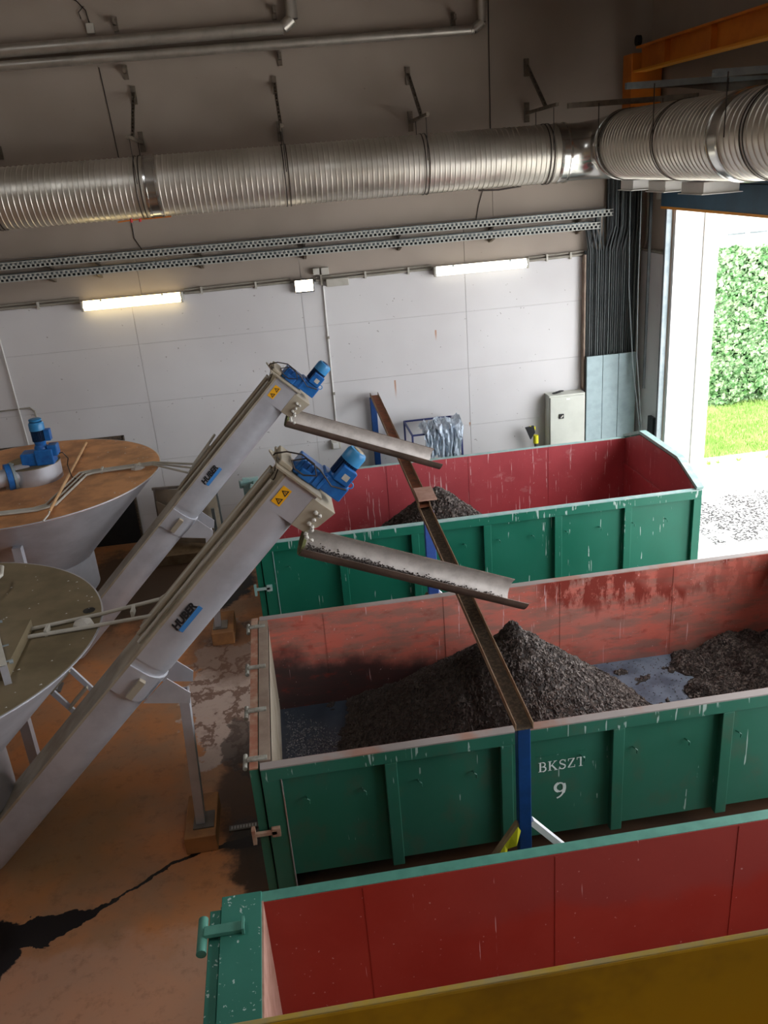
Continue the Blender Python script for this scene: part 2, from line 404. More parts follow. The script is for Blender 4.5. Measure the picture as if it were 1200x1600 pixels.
def text_mb(s, size, X, thick=.002, shear=0.0, bold=.0, sx=1.0):
    """flat lettering as a mesh; X maps text plane (x right, y up, z out) to world"""
    cu = bpy.data.curves.new('t', 'FONT'); cu.body = s; cu.size = size; cu.extrude = thick; cu.shear = shear; cu.offset = bold
    cu.resolution_u = 3
    o = bpy.data.objects.new('t', cu); COL.objects.link(o)
    dg = bpy.context.evaluated_depsgraph_get(); dg.update()
    me = bpy.data.meshes.new_from_object(o.evaluated_get(dg))
    mb = MB(); mb.X = X
    mb.add([(v.co.x*sx, v.co.y, v.co.z) for v in me.vertices], [tuple(p.vertices) for p in me.polygons])
    bpy.data.objects.remove(o); bpy.data.curves.remove(cu); bpy.data.meshes.remove(me)
    mb.X = None
    return mb

# ================================================================== SETTING
struct('floor', box(-9, 6.18, -3, 14.2, -.2, 0), 'floor')
struct('ground', box(6.18, 30, -12, 40, -.25, -.01), 'yard')
# back wall: recessed backing with board panels standing proud
wb = struct('wall_back', box(-9, 6.6, 14.13, 14.5, -.2, 10).box(-9, 5.165, 14.087, 14.13, 0, 4.065), 'joint')
xs = [-9, -7.54, -4.87, -2.21, .45, 3.13, 5.17]
zs = [0, .45, 1.4, 2.4, 3.35, 4.07]
g = .0032
for i in range(len(xs)-1):
    for j in range(len(zs)-1):
        off = rnd.uniform(0, .004)
        box(xs[i]+g, xs[i+1]-g, 14.08-off, 14.14, zs[j]+(g if j else 0), zs[j+1]-g*.7).build('wall_panel', 'wall_low', wb)
xu = [-9, -6.9, -4.7, -2.03, .47, 3.14, 6.2]
for i in range(len(xu)-1):
    box(xu[i]+g, xu[i+1]-g, 14.105-rnd.uniform(0, .003), 14.14, 4.08, 4.80).build('wall_panel', 'wall_up', wb)
xv = [-9, -4.4, 3.63, 6.2]
for i in range(len(xv)-1):
    box(xv[i]+g, xv[i+1]-g, 14.10, 14.14, 4.81, 9.9).build('wall_panel', 'wall_up', wb)
box(5.17, 6.2, 14.10, 14.14, 0, 4.07).build('wall_panel', 'wall_up', wb)
# right wall with three lane doorways (4.75 m high)
wr = MB()
lanes = [(9.0, 13.1), (4.7, 8.8), (.35, 4.45)]
wr.box(6.18, 6.6, 13.1, 14.5, 0, 10)
wr.box(6.18, 6.6, 8.8, 9.0, 0, 10); wr.box(6.18, 6.6, 4.45, 4.7, 0, 10); wr.box(6.18, 6.6, -3, .35, 0, 10)
for a, b in lanes: wr.box(6.18, 6.6, a, b, 4.95, 10)
wr = struct('wall_right', wr, 'wall_up')
box(6.13, 6.19, 13.16, 14.08, 0, 4.07).build('wall_panel', 'wall_low', wr)
struct('wall_left', box(-9.3, -9, -3, 14.5, -.2, 10), 'wall_up')
struct('wall_front', box(-9, 6.6, -3.3, -3, -.2, 10), 'wall_up')
cl = MB()  # two out-of-view openings are left in the slab, added for fill light
cl.box(-9.3, 6.6, 8.0, 14.5, 9.9, 10.1); cl.box(-9.3, 6.6, -3.3, -1.0, 9.9, 10.1)
cl.box(-9.3, -4.6, -1, 8, 9.9, 10.1); cl.box(-3.8, 1.6, -1, 8, 9.9, 10.1); cl.box(2.4, 6.6, -1, 8, 9.9, 10.1)
cl.box(-4.6, -3.8, -1, 3, 9.9, 10.1); cl.box(1.6, 2.4, 4, 8, 9.9, 10.1)
struct('ceiling', cl, 'ceiling')

# rolled-up sectional doors, one per lane
for k, (a, b) in enumerate(lanes):
    d = bpy.data.objects.new('door_%d' % (k+1), None); COL.objects.link(d); d.location = (6.1, (a+b)/2, 4.75); d['kind'] = 'structure'
    for q in range(2):
        box(6.04, 6.10, a-.1, b+.12, 4.80+q*.36, 5.145+q*.36).build('door_panel', 'door_blue', d, bevel=.008)
    box(6.035, 6.105, a-.1, b+.12, 4.765, 4.80).build('bottom_seal', 'orange_l' if k == 0 else 'rubber', d)
    for ye in (a-.03, b+.03):
        gm = MB().box(6.09, 6.17, ye-.035, ye-.015, 0, 5.5).box(6.09, 6.17, ye+.015, ye+.035, 0, 5.5).box(6.15, 6.17, ye-.03, ye+.03, 0, 5.5)
        gm.build('guide_rail', 'galv', d)
    MB().tube([(6.08, b+.0, z*.5) for z in range(0, 12)], .012, 6).build('lift_cable', 'black', d)
    box(6.0, 6.1, b+.12, b+.20, 4.9, 5.05).build('guide_bracket', 'plastic_grey', d)
# white door frame of lane one
tr = MB().box(6.2, 6.66, 13.02, 13.105, 0, 4.95)
struct('trim_1', tr, 'ext_white')
tr = MB().box(6.66, 6.74, 12.99, 13.25, 0, 4.95)
struct('trim_2', tr, 'plastic_grey')

# ---- outdoors
eb = struct('wall_outside', box(6.6, 7.52, 14.2, 14.75, -.02, 9.0), 'joint')
box(6.6, 7.185, 14.17, 14.2, -.02, 9).build('wall_panel', 'ext_white', eb)
box(7.2, 7.53, 14.17, 14.2, -.02, 9).build('wall_panel', 'ext_white', eb)
iw = struct('wall_garden', box(8.3, 24, 18.0, 18.3, -.02, 8.0), 'ext_white')
for k in range(9):
    a = 9.76+k*.50
    MB().box(a, a+.38, 17.975, 18.0, 3.74, 3.775).build('vent_slot', 'cable_grey', iw)
struct('kerb', MB().box(7.6, 24, 14.42, 14.62, -.02, .05), 'ext_white')
tag(box(7.62, 24, 14.62, 18.0, -.02, .035).build('lawn', 'grass_soil'), 'green lawn strip between the yard and the ivy wall', 'lawn')
mb = MB()
for k in range(26000):
    x = 7.62+rnd.random()**1.3*6.5; y = rnd.uniform(14.62, 17.95); h = rnd.uniform(.05, .12); a = rnd.uniform(0, 2*PI); ww = .012
    lx, ly = rnd.uniform(-.05, .05), rnd.uniform(-.05, .05)
    mb.add([(x-ww*math.cos(a), y-ww*math.sin(a), .03), (x+ww*math.cos(a), y+ww*math.sin(a), .03), (x+lx, y+ly, .03+h)], [(0, 1, 2)])
tag(mb.build('grass', 'grass'), 'short green grass growing below the ivy covered wall', 'grass', kind='stuff')
mb = MB()
for cx, cy in ((7.75, 14.36), (8.35, 14.38), (8.9, 14.36), (7.95, 14.4)):
    for k in range(26):
        a = rnd.uniform(0, 2*PI); r = rnd.uniform(.03, .13); ww = .012
        mb.add([(cx-ww, cy, 0), (cx+ww, cy, 0), (cx+r*math.cos(a), cy+r*math.sin(a), rnd.uniform(.04, .13))], [(0, 1, 2)])
tag(mb.build('weed_tuft', 'grass'), 'small weed tufts sprouting along the white kerb', 'weeds', kind='stuff')
# ivy: dark mass with thousands of small leaves
iv = thing('ivy', 'dense green ivy climbing the white wall outside the doorway', 'ivy', (12.5, 17.9, 0))
NX, NZ = 60, 32
mb = MB(); vs = []; fs = []
def ivd(x, z): return .16+.26*noise.noise(Vector((x*1.1, z*1.1, 3)))+.12*noise.noise(Vector((x*3.1, z*3.1, 9)))
def ivtop(x): return 3.45+.16*noise.noise(Vector((x*1.7, 0, 1)))+.08*noise.noise(Vector((x*5, 0, 1)))
for j in range(NZ+1):
    for i in range(NX+1):
        x = 9.42+i/NX*7.5; z = j/NZ*ivtop(x)
        vs.append((x, 17.98-max(.02, ivd(x, z))*(1 if j < NZ and 0 < i else .1), z))
for j in range(NZ):
    for i in range(NX):
        a = j*(NX+1)+i; fs.append((a, a+1, a+NX+2, a+NX+1))
mb.add(vs, fs); mb.build('undergrowth', 'ivy_dark', iv, smooth=True)
mb = MB()
for k in range(21000):
    x = 9.40+rnd.random()**1.25*7.3; z = rnd.uniform(.02, ivtop(x)+.05)
    y = 17.98-max(.02, ivd(x, z))-rnd.uniform(-.02, .10)
    s_ = rnd.uniform(.035, .07)
    m3 = Matrix.Rotation(rnd.uniform(-.9, .9), 3, 'Z') @ Matrix.Rotation(rnd.uniform(-.2, 1.1), 3, 'X') @ Matrix.Rotation(rnd.uniform(-.7, .7), 3, 'Y')
    pts = [(0, 0, -1.0), (.8, -.12, -.45), (.95, 0, .35), (0, -.3, .55), (-.95, 0, .35), (-.8, -.12, -.45)]
    mb.add([Vector((x, y, z))+(m3 @ Vector(p))*s_ for p in pts], [(0, 1, 2, 3), (0, 3, 4, 5)])
mb.build('leaf', 'leaf', iv, kind='stuff')

# ================================================================== CONTAINERS
CW, X0, X1, RZ, BZ = 2.5, -.55, 5.30, 1.42, .25
def container(idx, y0, gm, rm, im, label, x1=X1, X0=-.55):
    t = thing('roll_off_container', label, 'container', ((X0+x1)/2, y0+CW/2, 0), None)
    y1 = y0+CW; g_, i_ = gm, im
    # long sides: thin skin with outside ribs
    for sgn, yo in ((1, y0), (-1, y1)):
        yi0, yi1 = sorted((yo+sgn*.065, yo+sgn*.078))
        box(X0, x1, yi0, yi1, BZ, RZ-.03).build('side_wall', g_, t)
        li0, li1 = sorted((yo+sgn*.082, yo+sgn*.088))
        lining = box(X0+.03, x1-.03, li0, li1, .30, RZ-.004).build('lining', i_, t)
        # weld seams on the lining
        for k in range(5):
            xx = .12+1.29*k
            ya, yb = sorted((yo+sgn*.088, yo+sgn*.092))
            if xx < x1-.1: box(xx-.006, xx+.006, ya, yb, .30, RZ-.02).build('weld_seam', i_, lining)
        # top rail
        a, b = sorted((yo, yo+sgn*.081))
        box(X0, x1+.02, a, b, RZ-.13, RZ-.012).build('top_rail', g_, t, bevel=.006)
        box(X0, x1+.02, a-.001, b+.001, RZ-.012, RZ).build('rim', rm, t)
        for k in range(6):
            xr = .43+.955*k
            if xr+.1 < x1-.08:
                a, b = sorted((yo, yo+sgn*.068))
                MB().prism([(xr, a, BZ-.02), (xr+.10, a, BZ-.02), (xr+.10, b, BZ-.02), (xr, b, BZ-.02)], (0, 0, RZ-.11-BZ)).build('rib', g_, t, bevel=.006)
        a, b = sorted((yo+sgn*.005, yo+sgn*.068))
        box(X0, X0+.15, a, b, .10, RZ-.13).build('end_post', g_, t, bevel=.005)
        box(x1-.09, x1+.02, a-.005 if sgn > 0 else a, b, .10, RZ-.13).build('end_post', g_, t, bevel=.005)
        sm = MB().box(X0+.150, X0+.158, yo-.002 if sgn > 0 else yo-.03, yo+.03 if sgn > 0 else yo+.002, .12, RZ-.12)
        sm.build('edge_bead', rm, t)
        # small cover hooks along the side
        if sgn > 0:
            for k in range(12):
                xh = -.22+.46*k
                if xh < x1-.2 and k != 4:
                    MB().tube([(xh, yo+.062, 1.04), (xh+.005, yo+.02, 1.05), (xh+.022, yo+.018, 1.035), (xh+.022, yo+.02, 1.0)], .006, 6).build('hook', g_, t)
    # floor and under-frame
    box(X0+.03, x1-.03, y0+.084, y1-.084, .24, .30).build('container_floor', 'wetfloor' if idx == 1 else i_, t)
    uf = MB()
    for yy in (y0+.72, y1-.86): uf.box(X0+.05, x1-.1, yy, yy+.14, .06, .24)
    for k in range(7): uf.box(X0+.1+k*.9, X0+.16+k*.9, y0+.2, y1-.2, .14, .24)
    uf.build('under_frame', g_, t)
    for yy in (y0+.7, y1-.88):
        for xx in (X0+.25, x1-.55): MB().cyl((xx, yy, .085), (xx, yy+.18, .085), .085, 16).build('roller', 'rubber', t, smooth=True)
    # front head wall, raised in the middle with sloping shoulders
    up = .23
    prof = [(y0+.005, .2), (y0+.005, RZ), (y0+.62, RZ+up), (y1-.62, RZ+up), (y1-.005, RZ), (y1-.005, .2)]
    MB().prism([(x1-.05, y, z) for y, z in prof], (.03, 0, 0)).build('head_wall', g_, t)
    prin = [(y0+.084, .3), (y0+.084, RZ), (y0+.64, RZ+up-.02), (y1-.64, RZ+up-.02), (y1-.084, RZ), (y1-.084, .3)]
    ln = MB().prism([(x1-.056, y, z) for y, z in prin], (.006, 0, 0)).build('lining', i_, t)
    sw = MB().bar((x1-.075, y0+.1, 1.0), (x1-.075, y1-.1, 1.0), .03, .05).build('swage', i_, ln)
    cap = MB()
    for q in range(1, 4):
        a, b = prof[q], prof[q+1]
        cap.bar((x1-.01, a[0], a[1]+.02), (x1-.01, b[0], b[1]+.02), .10, .045)
    cap.build('head_rim', rm, t)
    hk = MB().box(x1+.02, x1+.10, y0+1.05, y0+1.15, .3, RZ+up-.05).box(x1+.02, x1+.10, y1-1.15, y1-1.05, .3, RZ+up-.05)
    hk.build('head_brace', g_, t)
    MB().tube([(x1+.05, y0+1.05, 1.55), (x1+.16, y0+1.1, 1.55), (x1+.16, y1-1.1, 1.55), (x1+.05, y1-1.05, 1.55)], .022, 8).build('hook_bar', 'black', t)
    return t, y0, y1
def rear_door(t, y0, y1, gm, rm, dm, hinge, yhin, flip=False):
    """tail door closed at the left end"""
    dr = box(X0-.085, X0-.012, y0+.02, y1-.02, .12, RZ-.01).build('tail_door', gm, t, bevel=.005)
    box(X0-.083, X0-.014, y0+.02, y1-.02, RZ-.01, RZ+.002).build('door_edge', dm, dr)
    box(X0-.006, X0+.085, y0+.10, y1-.10, RZ-.10, RZ+.006).build('end_rail', 'rail_taupe' if hinge == 'worn' else rm, t)
    box(X0+.02, X0+.085, y0+.085, y1-.085, .30, RZ-.02).build('end_lining', 'steel_dirty' if hinge == 'worn' else gm, t)
    for k, yy in enumerate(yhin):
        hm = 'hinge_pale' if hinge == 'worn' else rm
        h = MB().cyl((X0-.115, yy-.085, RZ-.01), (X0-.115, yy+.085, RZ-.01), .019, 12)
        h.build('hinge', hm, dr, smooth=True)
        MB().bar((X0-.10, yy, RZ+.012), (X0+.06, yy, RZ+.012), .05, .018).build('hinge_strap', hm, t, bevel=.003)
    lt = MB().box(X0+.02, X0+.09, y0-.03, y0+.006, .76, .84).bar((X0-.12, y0-.015, .80), (X0+.06, y0-.015, .80), .03, .03).box(X0-.14, X0-.11, y0-.04, y0+.02, .72, .86)
    lt.build('latch', 'rust_edge' if hinge == 'worn' else rm, t)
    return dr
Y1C, Y2C, Y3C = 9.98, 5.57, 1.83
c1, a, b = container(0, Y1C, 'green_a', 'rim_a', 'red_a', 'far green container with bright red lining, closest to the white wall')
rear_door(c1, a, b, 'green_a', 'rim_a', 'rim_a', 'new', (a+.3, a+.9, a+1.6, a+2.2))
box(-.80, -.56, b-.07, b-.01, .92, 1.47).build('door_flange', 'rim_a', c1, bevel=.006)
for z in (1.05, 1.38): MB().cyl((-.82, b-.04, z-.06), (-.82, b-.04, z+.06), .035, 10).bar((-.82, b-.04, z), (-.6, b-.04, z), .09, .04).build('hinge', 'rim_a', c1)
c2, a, b = container(1, Y2C, 'green_b', 'rim_b', 'red_b', 'middle green container lettered BKSZT 9 with worn salmon lining')
rear_door(c2, a, b, 'green_b', 'rim_b', 'rust_edge', 'worn', (a+.13, a+.80, a+1.50, a+2.28))
c3, a, b = container(2, Y3C, 'green_c', 'rim_c', 'red_c', 'nearest container with deep red lining and teal rim, behind the yellow beam', X0=-.67)
X0 = -.67
# the near container's tail end is wider: teal flange plate with big hinges
dr = box(X0-.20, X0-.13, a+.02, b-.08, .12, RZ-.01).build('tail_door', 'green_c', c3, bevel=.005)
box(X0-.125, X0+.13, a+.05, b+.0, RZ-.05, RZ+.012).build('end_rail', 'green_c', c3, bevel=.004)
box(X0-.14, X0+.10, a+.0, b-.02, .12, RZ-.05).build('end_frame', 'green_c', c3)
box(X0+.128, X0+.142, a+.09, b-.08, .30, RZ+.004).build('lining_edge', 'rust_plate', c3)
for yy in (b-.28, b-1.15, b-2.0):
    MB().cyl((X0-.235, yy-.13, RZ-.0), (X0-.235, yy+.13, RZ-.0), .032, 14).build('hinge', 'rim_c', dr, smooth=True)
    MB().bar((X0-.22, yy, RZ+.03), (X0+.03, yy, RZ+.03), .07, .03).bar((X0+.02, yy-.05, RZ+.04), (X0+.02, yy+.05, RZ+.04), .02, .05).build('hinge_strap', 'rim_c', c3, bevel=.003)
# stencilled lettering on the middle container, serif capitals drawn by hand
def strokes(mb, segs, ox, oz, sz, y):
    for q_, s_ in enumerate(segs):
        wd = s_[0]*sz/2; P_ = [Vector((ox+p[0]*sz, 0, oz+p[1]*sz)) for p in s_[1]]; vs = []; yy = y-.0005*q_
        for i, p in enumerate(P_):
            d = (P_[min(i+1, len(P_)-1)]-P_[max(i-1, 0)]).normalized(); n_ = Vector((-d.z, 0, d.x))*wd
            ex = d*(-wd*.3 if i == 0 else wd*.3 if i == len(P_)-1 else 0)
            vs += [(p.x+n_.x+ex.x, yy, p.z+n_.z+ex.z), (p.x-n_.x+ex.x, yy, p.z-n_.z+ex.z)]
        mb.add(vs, [(2*i, 2*i+1, 2*i+3, 2*i+2) for i in range(len(P_)-1)])
T_, t_ = .15, .055
def arc(cx, cz, rx, rz, a0, a1, n=12): return [(cx+rx*math.cos(math.radians(a0+(a1-a0)*k/n)), cz+rz*math.sin(math.radians(a0+(a1-a0)*k/n))) for k in range(n+1)]
GL = {
 'B': [(T_, [(.17, 0), (.17, 1)]), (t_, [(0, 0), (.42, 0)]), (t_, [(0, 1), (.40, 1)]), (t_, [(.17, .53), (.42, .53)]), (.11, arc(.40, .765, .22, .235, 90, -90)), (.13, arc(.42, .265, .26, .265, 90, -90))],
 'K': [(T_, [(.17, 0), (.17, 1)]), (t_, [(0, 0), (.34, 0)]), (t_, [(0, 1), (.34, 1)]), (.07, [(.24, .45), (.68, .97)]), (t_, [(.52, 1), (.82, 1)]), (T_, [(.36, .56), (.76, .03)]), (t_, [(.56, 0), (.90, 0)])],
 'S': [(.09, arc(.34, .75, .24, .23, 20, 100)), (.12, arc(.34, .75, .24, .23, 100, 215)), (.15, [(.15, .62), (.52, .40)]), (.12, arc(.33, .26, .26, .26, 35, -80)), (.09, arc(.33, .26, .26, .26, -80, -160)), (t_, [(.59, .72), (.59, 1.0)]), (t_, [(.06, .02), (.06, .30)])],
 'Z': [(t_*1.3, [(.08, .97), (.66, .97)]), (T_, [(.60, .95), (.10, .05)]), (t_*1.3, [(.06, .03), (.68, .03)]), (t_, [(.08, .75), (.08, 1)]), (t_, [(.68, 0), (.68, .26)])],
 'T': [(T_, [(.38, 0), (.38, 1)]), (t_, [(.2, 0), (.56, 0)]), (t_*1.3, [(.02, .97), (.74, .97)]), (t_, [(.02, .76), (.02, 1)]), (t_, [(.74, .76), (.74, 1)])],
 '9': [(.16, arc(.33, .69, .24, .27, 110, 250)), (.09, arc(.33, .69, .24, .27, 250, 470, 16)), (.17, arc(.10, .64, .48, .62, 22, -30)), (.10, arc(.10, .64, .48, .62, -30, -80))],
}
lm = MB()
px = 1.72
for ch, adv in zip('BKSZT', (.78, .90, .70, .76, .80)):
    strokes(lm, GL[ch], px, .925, .092, Y2C+.0615); px += adv*.098+.006
sp = 1.0
strokes(lm, GL['9'], 1.85, .62, .165, Y2C+.0615)
# tilt follows the panel, which is level in the world
lm.build('lettering', 'paint_white', c2, label='white serif lettering BKSZT 9')
ov = MB().box(1.70, 2.13, Y2C+.056, Y2C+.0645, 1.075, 1.083).box(1.64, 1.65, Y2C+.056, Y2C+.0645, .80, 1.06)
ov.build('panel_dent', 'green_b', c2)

# ---------------------------------------------------------------- sludge heaps
def heap(name, label, cat, fn, x0, x1, y0, y1, nx, ny, nbits, zmin=.305, bs=.022, grit='grit'):
    t = thing(name, label, cat, ((x0+x1)/2, (y0+y1)/2, .3))
    mb = MB(); vs = []; fs = []; idx = {}
    def H(x, y):
        return fn(x, y)+.03*noise.noise(Vector((x*6, y*6, 0)))+.018*noise.noise(Vector((x*17, y*17, 4)))
    for j in range(ny+1):
        for i in range(nx+1):
            x = x0+(x1-x0)*i/nx; y = y0+(y1-y0)*j/ny
            vs.append((x, y, max(.285, H(x, y))))
    for j in range(ny):
        for i in range(nx):
            a = j*(nx+1)+i; q = (a, a+1, a+nx+2, a+nx+1)
            if max(vs[k][2] for k in q) > .29: fs.append(q)
    mb.add(vs, fs); mb.build('heap_body', 'sludge', t, smooth=True)
    mb = MB(); k = 0; tries = 0
    while k < nbits and tries < nbits*6:
        tries += 1
        x = rnd.uniform(x0, x1); y = rnd.uniform(y0, y1); z = H(x, y)
        if z < zmin: continue
        k += 1; s_ = bs*rnd.uniform(.45, 1.25)
        m3 = Matrix.Rotation(rnd.uniform(0, 6.28), 3, 'Z') @ Matrix.Rotation(rnd.uniform(-1, 1), 3, 'X')
        pts = [(-.85, -.5, -.5), (.85, -.5, -.4), (0, .85, -.5), (.1, 0, .8)]
        mb.add([Vector((x, y, z+.004))+(m3 @ Vector(p))*s_ for p in pts], [(0, 1, 3), (1, 2, 3), (2, 0, 3)])
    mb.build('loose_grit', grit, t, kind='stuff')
    return t
def cone(x, y, cx, cy, top, sl_l, sl_r, sl_y=.55, round_=.10):
    dx = (cx-x)*sl_l if x < cx else (x-cx)*sl_r
    dy = abs(y-cy)*sl_y
    d = math.sqrt(dx*dx+dy*dy+round_**2)-round_
    return top-d
def h2(x, y):
    a = cone(x, y, 1.88, 6.85, 1.58, .72, .86, .82, .03)
    a = max(a, cone(x, y, 1.86, 6.9, 1.63, 1.3, 1.15, 1.2, .02))
    b = .30+.34*max(0, 1-((x-1.0)/.8)**2)*max(0, 1-((y-7.1)/1.2)**2)
    e = (.03 if x < 2 else -.05)
    return max(a, b-.02, .29+e*0)
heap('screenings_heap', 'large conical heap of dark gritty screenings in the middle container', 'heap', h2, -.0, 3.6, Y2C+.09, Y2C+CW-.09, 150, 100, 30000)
def h2b(x, y): return cone(x, y, 4.80, 7.35, .53, .34, .2, .20, .1)+.13*noise.noise(Vector((x*2.9, y*2.9, 7)))
heap('sludge_heap', 'low lumpy sludge heap in the shaded right part of the middle container', 'heap', h2b, 3.4, 5.2, Y2C+.11, Y2C+CW-.11, 80, 90, 9000, bs=.018)
def h1(x, y): return cone(x, y, 1.98, 11.15, 1.43, .80, .92, .80, .05)
heap('screenings_heap', 'small dark heap of screenings in the far red-lined container', 'heap', h1, .55, 3.4, Y1C+.09, Y1C+CW-.09, 100, 80, 14000, bs=.024)
# thin layer of grit lying on the wet container floor
mb = MB()
for k in range(9000):
    x = rnd.uniform(-.42, 1.1) if k < 7600 else rnd.uniform(2.6, 4.4); y = rnd.uniform(Y2C+.12, Y2C+CW-.12)
    if noise.noise(Vector((x*1.6, y*1.6, 2))) < -.02+rnd.uniform(-.2, .3)-max(0, x)*.3: continue
    s_ = rnd.uniform(.004, .012); a = rnd.uniform(0, 6.28)
    mb.add([(x+s_*math.cos(a), y+s_*math.sin(a), .302), (x+s_*math.cos(a+2.2), y+s_*math.sin(a+2.2), .302), (x+s_*math.cos(a+4), y+s_*math.sin(a+4), .302), (x, y, .302+s_)], [(0, 1, 3), (1, 2, 3), (2, 0, 3)])
tag(mb.build('scattered_grit', 'grit_pale'), 'pale grit scattered over the wet floor of the middle container', 'grit', kind='stuff')

# ================================================================== TROUGH SUPPORT BEAM
sb = thing('trough_support_frame', 'rusty channel beam on blue posts carrying both steel troughs', 'support frame', (1.45, 9.1, 0))
def channel(a, b, w=.13, h=.05, name='beam', mat='rust'):
    a, b = Vector(a), Vector(b); up = Vector((0, 0, 1)); d = (b-a).normalized(); sd = d.cross(up).normalized()
    bm_ = MB().bar(a, b, w, .008).build(name, mat, sb)
    for q in (1, -1): MB().bar(a+sd*(q*w/2)+up*h/2, b+sd*(q*w/2)+up*h/2, .008, h+.008).build('lip', 'rust_lip', bm_)
channel((1.48, 14.02, 2.12), (1.445, 9.1, 2.01)); channel((1.445, 9.22, 1.98), (1.44, 5.05, 1.83), mat='rust_dark')
MB().bar((1.49, 9.5, 2.10), (1.49, 9.12, 2.085), .22, .02).build('joint_plate', 'rust_plate', sb, bevel=.003)
MB().box(1.40, 1.50, 5.10, 5.18, 0, 1.82).build('post', 'post_blue', sb, bevel=.006)
MB().box(1.42, 1.54, 9.03, 9.12, 0, 1.97).build('post', 'post_blue2', sb, bevel=.006)
MB().box(1.40, 1.50, 13.93, 14.04, 0, 2.09).build('post', 'post_blue', sb, bevel=.004)
MB().bar((1.50, 5.13, .90), (2.10, 5.13, .18), .05, .05).build('brace', 'ext_white', sb)
MB().bar((1.54, 9.08, .90), (2.12, 9.08, .18), .05, .05).build('brace', 'ext_white', sb)
MB().bar((1.40, 5.13, .90), (.92, 5.13, .18), .04, .04).build('brace', 'wood', sb)
MB().bar((1.42, 9.08, .90), (.92, 9.08, .18), .04, .04).build('brace', 'wood', sb)
for yy, nm in ((5.06, 'middle'), (8.98, 'far')):
    mb = MB()
    pts = [(1.39, .90), (1.34, .80), (1.28, .74), (1.25, .66), (1.18, .58), (1.14, .50), (1.06, .40)]
    vs = []
    for i, (x, z) in enumerate(pts):
        ww = .022+.014*(i % 2); vs += [(x-ww*.5, yy, z+ww), (x+ww*.5, yy-.03*(i % 2), z-ww)]
    mb.add(vs, [(2*i, 2*i+1, 2*i+3, 2*i+2) for i in range(len(pts)-1)])
    tag(mb.build('warning_tape', 'tape_y'), 'torn yellow tape wound round the brace of the %s blue post' % ('nearer' if nm == 'middle' else 'farther'), 'tape')

